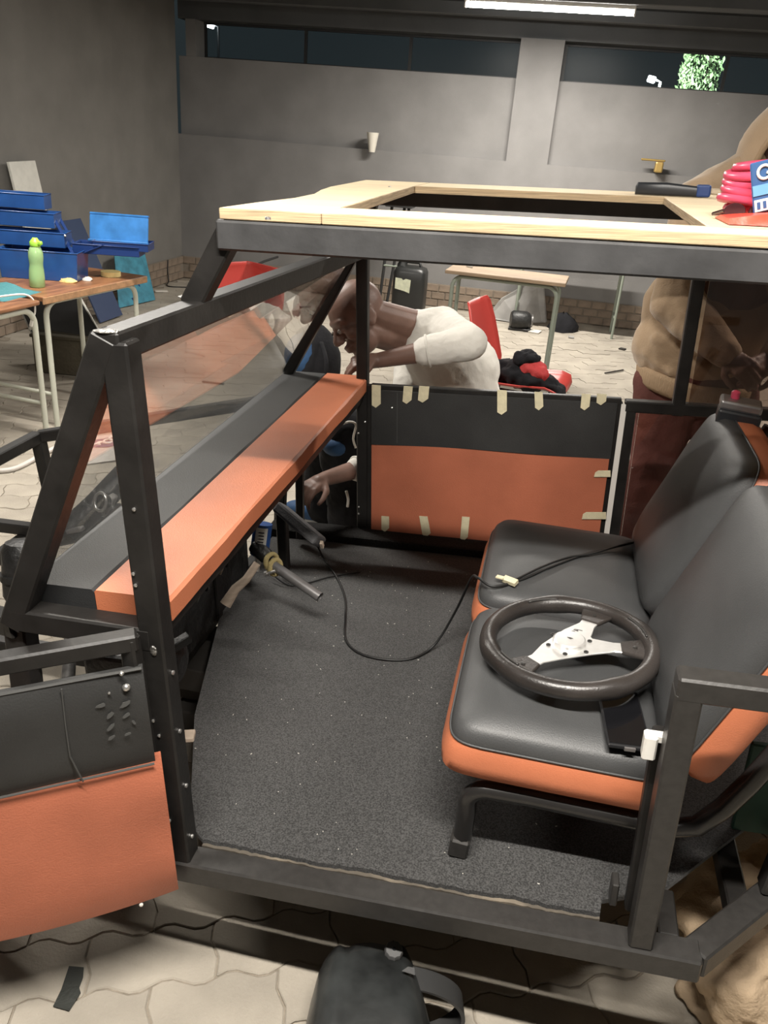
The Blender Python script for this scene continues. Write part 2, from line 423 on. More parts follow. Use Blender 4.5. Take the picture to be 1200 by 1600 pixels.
# ------------------------------------------------------------------ the buggy (buggy coordinates)
W = 1.416; T_ = .038
bug = thing('buggy', 'half-built buggy with black steel tube frame, orange and black dashboard and plywood roof frame', 'vehicle', (0, 0, 0), v=True)
def fb(name, p, q, w=T_, h=None, m='black_steel', parent=None, up=(0, 0, 1), bev=.0035):
    k = 1+random.uniform(-.022, .022); off = Vector((random.uniform(-.0006, .0006), random.uniform(-.0006, .0006), random.uniform(-.0006, .0006)))
    return build(name, MB().beam(Vector(p)+off, Vector(q)+off, w*k, (h or w)*k, up), m, parent or bug, bevel=bev)
# posts beside the dashboard and the windscreen frame
fb('frame_post', (0, 0, -.04), (0, 0, .955), .042); fb('frame_post', (0, W, -.04), (0, W, .935), .036)
fb('windscreen_strut', (-.255, 0, .465), (-.012, 0, .962), .042); fb('windscreen_strut', (-.248, W, .535), (-.018, W, .925), .034)
fb('windscreen_bar', (-.012, -.02, .948), (-.012, W+.017, .921), .042, .042)
fb('dash_side_bar', (-.25, 0, .482), (0, 0, .478), .042); fb('dash_side_bar', (-.25, W, .49), (0, W, .49), .034)
build('weld_bead', MB().ell((-.012, -.012, .969), (.020, .010, .003)), 'weld', bug, smooth=True)
fb('front_leg', (-.255, .01, .48), (-.30, .01, -.02), .04); fb('front_leg', (-.255, W, .5), (-.30, W, -.02), .034)
# sills and floor rails
fb('sill', (-.02, 0, -.024), (.915, 0, -.024), .048, .048, 'worn_steel')
fb('rear_sill', (.905, .004, -.024), (1.32, .435, -.024), .048, .048, 'worn_steel')
fb('front_sill', (-1.0, .27, -.10), (-.02, 0, -.028), .04)
fb('sill', (-.3, W, -.03), (1.3, W, -.03), .048)
fb('cross_rail', (1.0, .1, -.04), (1.0, W, -.04), .04); fb('cross_rail', (-.31, .0, -.04), (-.31, W, -.04), .04); fb('cross_rail', (.45, 0, -.06), (.45, W, -.06), .036)
fb('floor_bracket', (.868, .024, -.006), (.868, .12, -.006), .034, .006, 'worn_steel')
# door pillar, its top bar and the second upright behind it
fb('door_pillar', (.818, 0, 0), (.815, 0, .51), .038, m='worn_steel'); fb('pillar_bar', (.797, 0, .517), (1.36, 0, .52), .038, m='worn_steel')
fb('latch_post', (.803, .045, .02), (.797, .045, .40), .022)
fb('rear_post', (1.053, .158, 0), (1.10, .158, .52), .04, m='worn_steel')
build('latch_plate', MB().box((.772, .05, .05), (.012, .03, .05)), 'worn_steel', bug, bevel=.002)
lt = build('latch', MB().box((.781, .022, .385), (.020, .022, .044)).box((.788, .022, .402), (.030, .014, .016)), 'white_plastic', bug, bevel=.003, label='white plastic latch')
# far side uprights behind the door
fb('rear_upright', (.822, W, -.02), (.818, W, .5), .034); fb('rear_upright', (.952, W, .49), (.95, W, 1.04), .034)
fb('rear_rail', (.80, W, .508), (1.7, W, .515), .034); fb('rear_upright', (1.65, W, -.02), (1.65, W, 1.04), .034)
build('side_pane', MB().box((1.31, W, .775), (.66, .005, .5)), 'tinted_acrylic', bug)
build('side_pane', MB().box((1.24, W, .245), (.79, .005, .49)), 'clear_acrylic', bug)
# roof frame
def zr(x): return 1.093-.022*x
fb('roof_rail', (.045, .268, zr(.05)-.021), (1.75, .262, zr(1.75)-.023), .038, .045, 'roof_steel')
fb('roof_rail', (.02, 1.43, zr(0)-.021), (1.75, 1.43, zr(1.75)-.021), .038, .045, 'roof_steel')
fb('roof_rail', (.055, .27, zr(0)-.022), (.015, 1.43, zr(0)-.022), .038, .042, 'roof_steel'); fb('roof_rail', (1.74, .26, zr(1.74)-.03), (1.74, 1.43, zr(1.74)-.03), .038, .04, 'roof_steel')
fb('roof_strut', (-.018, .28, .955), (.058, .28, 1.075), .038, .042, 'black_steel', up=(0, 1, 0)); fb('roof_strut', (-.012, 1.40, .93), (.03, 1.42, 1.06), .034, up=(0, 1, 0))
build('weld_bead', MB().ell((-.022, .28, .968), (.022, .020, .003)), 'weld', bug, smooth=True)
def plank(pts, th=.017, z0=0):
    b = build('roof_plank', MB().prism([(x, y, zr(x)+.003+z0) for x, y in pts], (0, 0, th)), 'plywood', bug, bevel=.0015)
    b.data.materials.append(MAT['ply_edge'])
    for p in b.data.polygons:
        if abs(p.normal.z) < .5: p.material_index = 1
    return b
OX0, OX1, OY0, OY1 = .205, .795, .372, 1.225
def front_edge():
    pts = []
    for i in range(9):
        t = i/8; y = .25+(1.465-.25)*t
        pts.append((.052-.055*t+.075*math.sin(PI*min(1, t*1.6))**2*(t < .63)*.55, y))
    return pts
fe = front_edge()
plank([(OX0+.012, OY0), (OX0-.02, OY1), (OX0-.02, 1.465)]+fe[::-1]+[(OX0+.012, .25)])       # front board with its wavy cut
plank([(OX0+.013, .25), (1.78, .247), (1.78, OY0-.004), (OX0+.013, OY0)])                    # near board
plank([(OX0-.019, OY1), (1.78, OY1), (1.78, 1.465), (OX0-.019, 1.465)])                      # far board
plank([(OX1, OY0+.001), (1.78, OY0), (1.78, OY1-.001), (OX1+.015, OY1-.001)])                # rear board
for px_ in ((395, 210), (940, 80)):
    c = veh(280+px_[0]/2.857, 260+px_[1]/2.857, 'z', 1.116); build('screw', MB().lathe((c.x, c.y, 1.108), [(0, .004), (.004, .0035), (.0045, .0)], 8), 'screw', bug)
# windscreen sheet
gl = [Vector((-.238, .02, .535)), Vector((-.238, W-.012, .558)), Vector((-.024, W-.012, .905)), Vector((-.024, .02, .93))]
gn = (gl[1]-gl[0]).cross(gl[3]-gl[0]).normalized()*.003
build('windscreen', MB().prism(gl, gn), 'acrylic', bug)
# dashboard
dash = build('dashboard', MB().box((-.112, W/2+.008, .492), (.24, W-.05, .022)), 'black_steel', bug, bevel=.002)
dg = [((-.243, .026), (-.262, 1.44)), ((-.118, .026), (-.126, 1.44)), ((.017, .026), (.016, 1.44))]
def dpanel(name, a, b, m, n=24):
    mb = MB(); rings = []
    for i in range(n+1):
        t = i/n; y = .026+(1.44-.026)*t; x0 = a[0][0]+(a[1][0]-a[0][0])*t; x1 = b[0][0]+(b[1][0]-b[0][0])*t; zz = .492+.020*t*.4
        e = .0012*math.sin(17*t)+.0008*math.sin(41*t+1)
        rings.append([(x0, y, zz), (x0, y, zz+.036), (x0+.003, y, zz+.0395), (x1-.005, y, zz+.0395+e), (x1+e, y, zz+.035), (x1+e, y, zz)])
    return build(name, mb.loft(rings), m, dash, smooth=40)
dpanel('black_cover', dg[0], dg[1], 'dash_black'); dpanel('orange_cover', dg[1], dg[2], 'orange')
fb('dash_beam', (-.01, .02, .475), (-.01, W-.02, .482), .03, .034); fb('dash_beam', (-.21, .02, .472), (-.21, W-.02, .48), .03, .03)
ds_ = veh(338, 970, 'z', -.004)
fb('dash_support', (ds_.x-.01, ds_.y+.02, -.012), (ds_.x-.01, ds_.y+.02, .47), .034, m='tube_dark')
for i in range(4): build('screw', MB().lathe((0.0216, -.002, .05+.12*i), [(.004, 0), (.004, .003), (.001, .004)], 8, (1, 0, 0)), 'screw', bug)
for zz in (.32, .29, .13, .10, .58, .60, .71): build('screw', MB().lathe((-.006+random.uniform(-.008, .008), -.0205, zz), [(.003, 0), (.003, .002), (.001, .003)], 8, (0, -1, 0)), 'screw', bug)
for zz in (.40, .36, .10, .075): build('screw', MB().lathe((random.choice((-.01, .012)), W-.0175, zz), [(.0035, 0), (.003, .003), (.001, .004)], 8, (0, -1, 0)), 'screw', bug)
# floor board, carpet
def sheet(name, pts, z0, z1, m, **k): return build(name, MB().prism([(x, y, z0) for x, y in pts], (0, 0, z1-z0)), m, bug, **k)
rag = [(.02+.735*i/90, .034+.0012*math.sin(i*.37)+random.uniform(-.0012, .0012)) for i in range(91)]
sheet('floor_board', rag+[(.755, 1.33), (-.28, 1.33), (-.27, .9), (-.13, .38), (.02, .07)], -.030, -.012, 'ply_worn')
cp = sheet('carpet', [(x, y+.004+.003*(.5+.5*math.sin(x*23))+random.uniform(-.001, .0015)) for x, y in rag]+[(.762, .10), (.75, 1.32), (-.29, 1.32), (-.29, .9), (-.15, .38), (-.02, .07)], -.012, -.002, 'carpet')
sheet('floor_board', [(.757, .13), (.86, .13), (1.06, .36), (1.35, .62), (1.6, 1.33), (.757, 1.33)], -.030, -.014, 'ply_edge')
sheet('carpet', [(.757, .07), (.868, .118), (1.07, .34), (1.35, .60), (1.6, 1.32), (.748, 1.32)], -.014, -.004, 'carpet')
build('floor_rail', MB().box((.26, 1.365, -.002), (1.15, .09, .052)), 'carpet_dark', bug, bevel=.01, seg=2)
lm = MB()
for i in range(150):
    x, y = random.uniform(-.1, .74), random.uniform(.06, 1.28); a = random.uniform(0, PI); l_ = random.choice((.0015, .002, .002, .004))
    lm.box((x, y, -.0012), (l_, .0013, .0012), RZ(a))
build('lint', lm, 'lint', bug, kind='stuff')
# far door, still taped up
fd = build('door', MB().beam((.028, W-.004, .512), (.79, W-.004, .520), .022).beam((.028, W-.004, .0), (.79, W-.004, .004), .02).beam((.026, W-.004, 0), (.026, W-.004, .52), .02).beam((.785, W-.004, 0), (.785, W-.004, .52), .02), 'black_steel', bug, bevel=.003, label='far door with black and orange covering held by tape')
yd = W-.022
def curtain(name, x0, x1, z0, z1, m, parent, amp=.0015, y=yd, th=.006):
    mb = MB(); rings = []
    for i in range(17):
        t = i/16; x = x0+(x1-x0)*t; a0 = z0(t) if callable(z0) else z0; a1 = z1(t) if callable(z1) else z1; e = amp*math.sin(9*t+z1(t)*9 if callable(z1) else 9*t)
        rings.append([(x, y+e, a0), (x, y+e, a1), (x, y+th, a1), (x, y+th, a0)])
    return build(name, mb.loft(rings), m, parent, smooth=40)
curtain('orange_panel', .034, .776, lambda t: .004, lambda t: .328+.018*t+.003*math.sin(5*t), 'orange_panel', fd)
curtain('black_panel', .034, .779, lambda t: .328+.018*t+.003*math.sin(5*t), lambda t: .508+.010*t, 'black_panel', fd, y=yd-.002)
build('panel_edge', MB().beam((.7985, W-.012, .08), (.7985, W-.012, .515), .010, .016), 'white_foam', fd, label='pale foam edge')
build('seam', MB().beam((.118, yd-.003, .34), (.116, yd-.003, .505), .002, .002), 'seam', fd)
def tape(px, wpx, py0, py1, dx=0, horiz=False):
    y = yd-.0048
    if not horiz:
        P = [(px, py0), (px+wpx, py0+1), (px+wpx+dx, py1-3), (px+dx+wpx*.45, py1+3), (px+dx, py1-1)]
    else:
        P = [(px, py0+3), (px+5, py0), (px+wpx, py0), (px+wpx, py1), (px-2, py1)]
    pts = [veh(u, v, 'y', y) for u, v in P]
    build('masking_tape', MB().prism(pts, (0, -.0012, 0)), 'tape', fd)
tape(581, 14, 601, 634); tape(631, 14, 603, 628, -2); tape(655, 16, 603, 626, -2); tape(777, 15, 609, 645); tape(835, 13, 612, 638, 1); tape(909, 14, 615, 638, -2); tape(933, 15, 615, 630, -1)
tape(596, 12, 806, 828); tape(655, 13, 806, 836, 5); tape(722, 12, 807, 842, -3)
tape(930, 24, 735, 745, 0, True); tape(911, 36, 800, 811, 0, True)
build('screw', MB().lathe((.10, yd-.003, .455), [(.003, 0), (.003, .002), (.001, .003)], 8, (0, -1, 0)), 'screw', fd)
# near door, swung open towards the picture's left
dn = Vector((-.855, -.518, 0)); dnn = Vector((.518, -.855, 0)).normalized()
h0 = Vector((-.012, -.036, 0))
def D(s, z, o=0): return h0+dn*s+dnn*o+Vector((0, 0, z))
dr = build('door', MB().beam(D(0, .492), D(.78, .482), .03).beam(D(0, -.02), D(.78, -.03), .03).beam(D(.012, -.03), D(.012, .50), .026).beam(D(.77, -.03), D(.77, .50), .026).beam(D(0, .43), D(.78, .42), .022), 'black_steel', bug, bevel=.0035, label='near door swung open, black above and orange below')
def dpan(name, z0, z1, m, off, s0=.012, s1=.785, n=40):
    mb = MB(); rings = []
    for i in range(n+1):
        t = i/n; s = s0+(s1-s0)*t
        a0, a1 = z0(s), z1(s)
        ring = []
        for k in range(9):
            zz = a0+(a1-a0)*k/8
            e = .004*math.exp(-s/.05)*math.sin(zz*38)+.0025*math.sin(zz*14+s*9)
            bulge = .010*(1-abs(2*k/8-1)**6)
            ring.append(D(s, zz, off+bulge+e))
        ring += [D(s, a1, off-.012), D(s, a0, off-.012)]
        rings.append(ring)
    return build(name, mb.loft(rings), m, dr, smooth=60)
dpan('orange_panel', lambda s: -.045-.012*math.exp(-(s/.03)**2)*0-.006*math.sin(s*9), lambda s: .272-.012*s, 'orange_panel', .020, -.012)
dpan('black_panel', lambda s: .262-.012*s, lambda s: .452-.012*s, 'black_panel', .022, -.002)
build('seam', MB().tube([D(.118, .448, .0345), D(.122, .38, .0345), D(.124, .32, .0345), D(.112, .264, .0330)], .0014, 6), 'seam', dr)
build('seam', MB().tube([D(s/20*.78, .266-.012*s/20*.78, .0285) for s in range(21)], .0022, 6), 'seam', dr)
build('seam', MB().tube([D(s/20*.78, .4525-.012*s/20*.78, .024) for s in range(21)], .0028, 6), 'seam', dr)
for s, z, r in ((.026, .428, .0065), (.03, .456, .004)): build('bolt', MB().lathe(D(s, z, .031), [(r, 0), (r, .003), (r*.6, .006), (.001, .007)], 10, dnn), 'screw', dr, smooth=50)
build('screw', MB().lathe(D(.052, .425, .0335), [(.002, 0), (.002, .002), (.0005, .003)], 8, dnn), 'screw', dr)
build('tear', MB().lathe(D(.055, -.044, .026), [(.004, 0), (.003, .003), (.0005, .004)], 8, dnn), 'lint', dr)
sc_m = mat('scuff', (.075, .075, .072), .95, spec=.1)
for s, z, l_, a in ((.03, .40, .024, -.5), (.032, .378, .02, -.6), (.022, .362, .012, 1.2), (.055, .385, .02, -.9), (.058, .36, .022, -.7), (.033, .342, .014, -.3), (.066, .405, .02, -.2), (.06, .34, .016, -.5)):
    q = []
    for k in range(9):
        t = 2*PI*k/9; rr_ = random.uniform(.55, 1.0); x, y = .5*rr_*math.cos(t), .22*rr_*math.sin(t)
        q.append(D(s+l_*(x*math.cos(a)-y*math.sin(a)), z+l_*(x*math.sin(a)+y*math.cos(a)), .0352))
    build('scuff', MB().prism(q, dnn*.0005), 'scuff', dr)
# hinge
build('hinge', MB().beam((-.022, -.024, .0), (-.022, -.024, .44), .014), 'black_steel', bug, bevel=.002)
for zz in (.47, .40, .375): build('screw', MB().ell((-.024, -.034, zz), .005, seg=8, rn=5), 'screw', bug, smooth=True)
build('weld_bead', MB().ell((.004, -.0205, .462), (.006, .003, .010)), 'weld', bug, smooth=True)
# nose of the buggy
for p, q in (((-1.0, .27, .35), (-1.0, 1.15, .35)), ((-1.0, 1.15, .35), (-.25, 1.40, .46)), ((-1.0, .27, .35), (-.25, .0, .46)), ((-1.0, 1.15, .35), (-.985, 1.15, .05)), ((-1.0, .27, .35), (-.985, .27, .05)),
             ((-1.3, 1.0, .10), (-.3, 1.0, .085)), ((-1.3, .42, .10), (-.3, .42, .085)), ((-1.0, .27, .06), (-1.0, 1.15, .06))):
    fb('nose_bar', p, q, .036)
eng = build('engine', MB().box((-.42, .78, .14), (.22, .24, .2)).lathe((-.50, .66, .17), [(.001, 0), (.055, 0), (.06, .02), (.06, .12), (.05, .14), (.001, .14)], 16, (0, 1, 0)), 'machine', bug, bevel=.012, seg=2)
build('exhaust_pipe', MB().tube([(-.66, .74, .24), (-.60, .80, .30), (-.53, .90, .385)], .036, 14), 'machine', eng, smooth=50)
mth = veh(157, 784, 'y', .735); mdir = Vector((-.1, -1, .35))
d_, s_, u_ = frame(mdir)
build('pipe_mouth', MB().tube([mth+s_*(.018*math.cos(t))+u_*(.024*math.sin(t)) for t in [2*PI*k/18 for k in range(18)]], .0045, 8, closed=True), 'screw', eng, smooth=True)
build('pipe_bore', MB().lathe(mth-d_*.02, [(.02, 0), (.02, .012), (.001, .013)], 14, mdir), 'machine', eng, smooth=40)
build('muffler', MB().lathe((-.78, .82, .185), [(.001, 0), (.035, 0), (.042, .015), (.042, .25), (.03, .27), (.001, .27)], 16, (1, 0, .32)), 'machine', eng, smooth=40)
build('bracket', MB().box(veh(170, 790, 'y', .80), (.02, .03, .07), RY(.5)), 'grey_sheet', eng, bevel=.003)
build('bracket', MB().box(veh(118, 828, 'y', .72), (.05, .02, .012), RY(-.3)), 'alu', eng, bevel=.003)
build('starter_motor', MB().lathe((-.585, .44, .215), [(.001, 0), (.044, 0), (.05, .012), (.05, .05), (.056, .052), (.056, .066), (.05, .068), (.05, .12), (.04, .14), (.015, .145), (.001, .145)], 18, (0, .2, 1)), 'machine', bug, smooth=40)
build('motor_mount', MB().beam((-.585, .42, .07), (-.585, .44, .22), .03), 'black_steel', bug, bevel=.003)
build('control_rod', MB().tube([(-.30, .15, .20), (-.42, .40, .30)], .014, 8), 'machine_grey', bug, smooth=50)
build('gearbox', MB().box((-.24, .32, .17), (.13, .2, .16)).lathe((-.17, .30, .2), [(.05, 0), (.05, .04), (.02, .05)], 12, (1, 0, 0)), 'machine', bug, bevel=.01, seg=2)
build('linkage', MB().beam((-.22, .16, .22), (-.10, .30, .27), .02, .02), 'machine', bug, bevel=.002); build('linkage', MB().beam((-.22, .2, .06), (-.08, .24, .065), .03, .012), 'stick', bug, bevel=.002)
build('firewall', MB().box((-.27, .78, .18), (.012, .5, .36)), 'machine', bug)
for k in range(7):
    a = random.uniform(.45, .8)
    build('wire', MB().tube(smooth_path([(-.2, a, .46), (-.17+random.uniform(-.03, .03), a+.03, .36), (-.2, a+random.uniform(-.06, .06), .26), (-.23, a, .16)], 5), .004, 6), random.choice(('alu', 'cable', 'stick')), bug, smooth=True)
# steering column stub, pedal pad, stick under the dashboard
col = build('steering_column', MB().tube([veh(428, 884, 'y', .83), veh(500, 933, 'y', .78)], .0135, 14, caps=False).tube([veh(500, 933, 'y', .78), veh(428, 884, 'y', .83)], .0112, 14, caps=False), 'alu', bug, smooth=50)
p0 = veh(430, 886, 'y', .83)
build('tape_wrap', MB().tube(arc(p0, (0, .6, .8), (.5, .7, -.4), .02, 0, 2*PI, 16)[:-1], .0075, 8, closed=True).tube(arc(p0+Vector((-.012, .006, .012)), (0, .6, .8), (.5, .7, -.4), .021, 0, 2*PI, 16)[:-1], .007, 8, closed=True), 'rope', col, smooth=True)
build('column_bolt', MB().lathe(veh(414, 897, 'y', .80), [(.008, 0), (.008, .008), (.004, .008), (.004, .03)], 8, (.8, .1, .3)), 'screw', col)
build('column_bearing', MB().lathe(p0+Vector((-.075, .045, .035)), [(.001, 0), (.02, 0), (.022, .01), (.022, .05), (.014, .06), (.001, .065)], 14, (.75, -.35, -.35)), 'machine', col, smooth=40)
pd = build('pedal_bar', MB().beam(veh(436, 793, 'y', 1.02), veh(500, 847, 'y', .94), .058, .034, up=(0, .6, .8)), 'pad_grey', bug, bevel=.008, seg=2)
e0 = veh(503, 851, 'y', .935); build('splinter', MB().box(e0, (.008, .012, .022), RX(.5)), 'stick', pd)
build('pedal_bracket', MB().beam(veh(440, 800, 'y', 1.04), (-.16, 1.06, .02), .03, .03)  , 'black_steel', bug, bevel=.003)
build('pedal_rod', MB().beam((-.18, 1.28, .02), (-.17, 1.28, .42), .024), 'black_steel', bug, bevel=.003)
# green panel and box behind the seats
build('rear_panel', MB().box((1.22, .30, .10), (.42, .014, .21)), 'green_panel', bug, bevel=.003)

# ------------------------------------------------------------------ seats
def superring(hx, hy, z, n=40, e=.22, cx=0, cy=0):
    out = []
    for k in range(n):
        t = 2*PI*k/n; c, s = math.cos(t), math.sin(t)
        out.append(Vector((cx+hx*math.copysign(abs(c)**e, c), cy+hy*math.copysign(abs(s)**e, s), z)))
    return out
def pad(root, M, hx, hy, th, names, e=.22, dome=.022, side_top=.62):
    """upholstered pad: orange side band, black face; local z is the face direction"""
    def wob(p): return p+Vector((0, 0, .0025*noise.noise(p*9)))
    sd = [superring(hx*.95, hy*.96, 0, e=e), superring(hx, hy, .006, e=e), superring(hx*1.005, hy*1.005, th*.3, e=e), superring(hx*.955, hy*.975, th*side_top, e=e), superring(hx*.93, hy*.95, th*side_top+.008, e=e)]
    side = MB().loft([[M @ p for p in r] for r in sd])
    z0 = th*side_top+.006
    tp = [superring(hx*.94, hy*.965, z0-.004, e=e), superring(hx*.945, hy*.968, z0+.004, e=e), superring(hx*.92, hy*.945, th*.88, e=e), superring(hx*.87, hy*.90, th, e=e)]
    for q in (.72, .5, .28, .08): tp.append(superring(hx*q, hy*q, th+dome*(1-q*q), e=e+.4*(1-q)))
    top = MB().loft([[M @ wob(p) for p in r] for r in tp])
    pip = MB().tube([M @ p for p in superring(hx*.95, hy*.972, z0, e=e)], .0022, 6, closed=True)
    a = build(names[0], side, 'orange', root, smooth=60); b = build(names[1], top, 'black_vinyl', root, smooth=60); build('piping', pip, 'black_vinyl', b, smooth=True)
    return a, b
def seat(y0, y1, label, near):
    r = thing('car_seat', label, 'seat', (.62, (y0+y1)/2, -.004), 'pair of orange and black seats', v=True)
    cy = (y0+y1)/2; hy = (y1-y0)/2
    M = Matrix.Translation((.655, cy, .185)) @ Matrix.Rotation(math.radians(3.2), 4, 'Y')
    pad(r, M, .205, hy, .098, ('cushion_side', 'cushion_top'))
    # backrest: local x up along the back, local z towards the front of the buggy
    lean = math.radians(23)
    up = Vector((math.sin(lean), 0, math.cos(lean))); fr = Vector((-math.cos(lean), 0, math.sin(lean))); sd = up.cross(fr)*-1
    B = Matrix(((up.x, 0, fr.x, 0), (0, 1, 0, 0), (up.z, 0, fr.z, 0), (0, 0, 0, 1)))
    o = Vector((.982, cy, .425))
    M2 = Matrix.Translation(o) @ B
    pad(r, M2, .215, hy*.985, .095, ('backrest_side', 'backrest_cover'), e=.24, dome=.03, side_top=.60)
    for yy in (y0+.022, y1-.03):
        pts = [(.497, yy, -.002), (.503, yy, .03), (.508, yy, .10)]+arc((.545, yy, .118), (-1, 0, 0), (0, 0, 1), .038, .2, PI/2, 6)+[(.62, yy, .155), (.86, yy, .138)]
        pts += [(.90, yy, .150), (.935, yy, .20), (.965, yy, .26), (1.105, yy, .60)]
        build('seat_leg', MB().tube(pts, .0175, 12), 'black_gloss', r, smooth=50)
    build('cross_bar', MB().tube([(.60, y0+.03, .168), (.60, y1-.03, .168)], .012, 10), 'black_steel', r, smooth=50)
    fp = MB().beam((.497, y0+.022, -.002), (.502, y0+.022, .040), .040, .036)
    build('foot_plate', fp, 'worn_steel', r, bevel=.004)
    return r
S1 = seat(.10, .55, 'orange sided black seat nearest the open door, steering wheel lying on it', True)
S2 = seat(.565, 1.02, 'orange sided black seat beside the taped far door', False)

# ------------------------------------------------------------------ steering wheel on the seats
sw = thing('steering_wheel', 'black three-spoke steering wheel with silver centre plate lying on the seats', 'steering wheel', (.668, .335, .318), v=True)
wc = Vector((.665, .348, .337)); nz = Vector((-.03, .02, 1)).normalized(); ex = Vector((1, 0, .03)).normalized(); ey = nz.cross(ex).normalized(); ex = ey.cross(nz)
def SW(r, a, z=0): return wc+ex*(r*math.cos(a))+ey*(r*math.sin(a))+nz*z
RR = .154
aS = [math.radians(x) for x in (66, 2, 228)]
rim = MB(); rings = []
for i in range(72):
    a = 2*PI*i/72; k = 0
    for s in (math.radians(100), math.radians(25), math.radians(200), math.radians(300)):
        d = abs((a-s+PI) % (2*PI)-PI); k = max(k, math.exp(-(d/.16)**2))
    rr = .0165+.0025*k
    c = SW(RR, a); ro = (SW(1, a)-wc).normalized()
    rings.append([c+ro*(math.cos(2*PI*j/14)*rr)+nz*(math.sin(2*PI*j/14)*rr*1.05) for j in range(14)])
rim.loft(rings+[rings[0]], False, False)
rimo = build('rim', rim, 'grip', sw, smooth=True)
# silver plate with three arms
out = []
for a0 in aS:
    out += [SW(.052, a0-.62), SW(.085, a0-.19), SW(.105, a0-.16), SW(.105, a0+.16), SW(.085, a0+.19), SW(.052, a0+.62)]
def angkey(p): q = p-wc; return math.atan2(q.dot(ey), q.dot(ex))
out.sort(key=angkey)
pl = build('spoke_plate', MB().prism([p-nz*.003 for p in out], nz*.004), 'silver', sw, bevel=.001)
build('hub', MB().lathe(wc, [(.031, 0), (.031, .010), (.028, .012), (.001, .0125)], 24, nz), 'silver', pl, smooth=15)
for k in range(6):
    c = SW(.041, .35+k*PI/3, .001); build('bolt', MB().lathe(c, [(.0045, 0), (.0045, .002), (.0025, .002), (.0025, .0008), (.0005, .0008)], 10, nz), 'worn_steel', pl)
build('logo', MB().prism([SW(.052, 1.42, .0012), SW(.050, 1.22, .0012), SW(.055, 1.25, .0012), SW(.054, 1.40, .0012)], nz*.0004).prism([SW(.057, 1.40, .0012), SW(.056, 1.10, .0012), SW(.058, 1.12, .0012)], nz*.0004), 'grip', pl)
build('logo', MB().prism([SW(.006, 2.6, .0127), SW(.004, -1.2, .0127), SW(.007, 0, .0127), SW(.003, 1.0, .0127)], nz*.0004), 'grip', pl)
for a0 in aS:
    q = [SW(.098, a0-.19), SW(.148, a0-.24), SW(.150, a0+.24), SW(.098, a0+.19)]
    build('spoke_end', MB().prism([p-nz*.005 for p in q], nz*.0085), 'grip', sw, bevel=.003, seg=2)
    build('bolt', MB().lathe(SW(.122, a0, .0035), [(.004, 0), (.004, .0015), (.001, .002)], 10, nz), 'worn_steel', sw)
for a0, l_ in ((math.radians(112), .45), (math.radians(222), .35), (math.radians(25), .5)):
    build('grip_ridge', MB().tube([SW(RR-.008, a0-l_/2+l_*k/10, .0165) for k in range(11)], .0022, 6), 'worn_steel', rimo, smooth=True)

# phone
ph = thing('phone', 'black phone with dark screen lying on the near seat', 'phone', (.766, .192, .292), v=True)
Rph = RZ(.10) @ RX(.05) @ RY(.06); pc = Vector((.762, .19, .300))
build('body', MB().box(pc, (.074, .15, .008), Rph), 'phone_body', ph, bevel=.004, seg=2)
build('screen', MB().box(pc+Vector((0, 0, .0042)), (.066, .138, .001), Rph), 'dark_gloss', ph)
build('port_tag', MB().box(pc+Rph @ Vector((0, -.0755, 0)), (.018, .004, .006), Rph), 'alu', ph)
# black cable running from the pedals over the carpet and across the seats
cb = thing('cable', 'thin black cable snaking over the carpet and both seats', 'cable', (.1, .8, -.002), v=True)
cpts = [(-.10, 1.20, .05), (-.075, 1.19, .006), (.0, 1.08, .003), (.056, .965, .003), (.085, .86, .003), (.112, .759, .003), (.16, .705, .003), (.23, .69, .003), (.30, .71, .003), (.352, .765, .02), (.40, .78, .12), (.44, .70, .26), (.462, .63, .303), (.50, .60, .302), (.56, .645, .303), (.622, .712, .308), (.711, .81, .306), (.80, .885, .303), (.86, .92, .31)]
build('wire', MB().tube(smooth_path(cpts, 8), .0032, 8), 'cable', cb, smooth=True)
build('wire', MB().tube(smooth_path([(.545, .63, .308), (.60, .70, .311), (.66, .765, .311), (.72, .805, .309), (.80, .878, .308), (.87, .91, .31)], 8), .0028, 8), 'cable', cb, smooth=True)
build('wire', MB().tube(smooth_path([(-.2, 1.03, .03), (-.12, 1.0, .004), (-.02, 1.08, .003), (.06, 1.13, .003)], 8), .0028, 8), 'cable', cb, smooth=True)
build('tape_flag', MB().box((.535, .622, .309), (.034, .016, .009), RZ(-.5) @ RX(.25)).box((.512, .626, .313), (.018, .012, .003), RZ(-.3)), 'tape', cb, label='masking tape flag')

# caulking tube and stick under the dashboard
ck = thing('caulk_tube', 'blue and white sealant tube standing under the dashboard', 'tube', (-.165, .9, .10), v=True)
ca, cb2 = veh(411, 818, 'y', .90), veh(405, 866, 'y', .88); ax = (ca-cb2)
build('body', MB().tube([cb2, ca], .026, 18), 'caulk_blue', ck, smooth=50)
lab = MB(); d_, s_, u_ = frame(ax)
def cyl(t, a, r=.0265): return cb2+ax*t+s_*(r*math.cos(a))+u_*(r*math.sin(a))
va = (veh(400, 840, 'y', .80)-cb2).normalized(); a_c = math.atan2(va.dot(u_), va.dot(s_))
lab.loft([[cyl(.08, a_c-.75+1.3*k/8) for k in range(9)], [cyl(.92, a_c-.75+1.3*k/8) for k in range(9)]], False, False, closed=False)
build('paper_label', lab, 'label_white', ck)
for k in range(7):
    t = .15+.1*k; build('label_print', MB().loft([[cyl(t, a_c-.4+.7*j/4, .0269) for j in range(5)], [cyl(t+.045, a_c-.4+(.4+.06*(k % 4))*j/4, .0269) for j in range(5)]], False, False, closed=False), 'label_ink', ck)
build('nozzle', MB().lathe(cb2, [(.024, 0), (.01, .012), (.005, .05)], 12, -ax), 'white_plastic', ck, smooth=40)
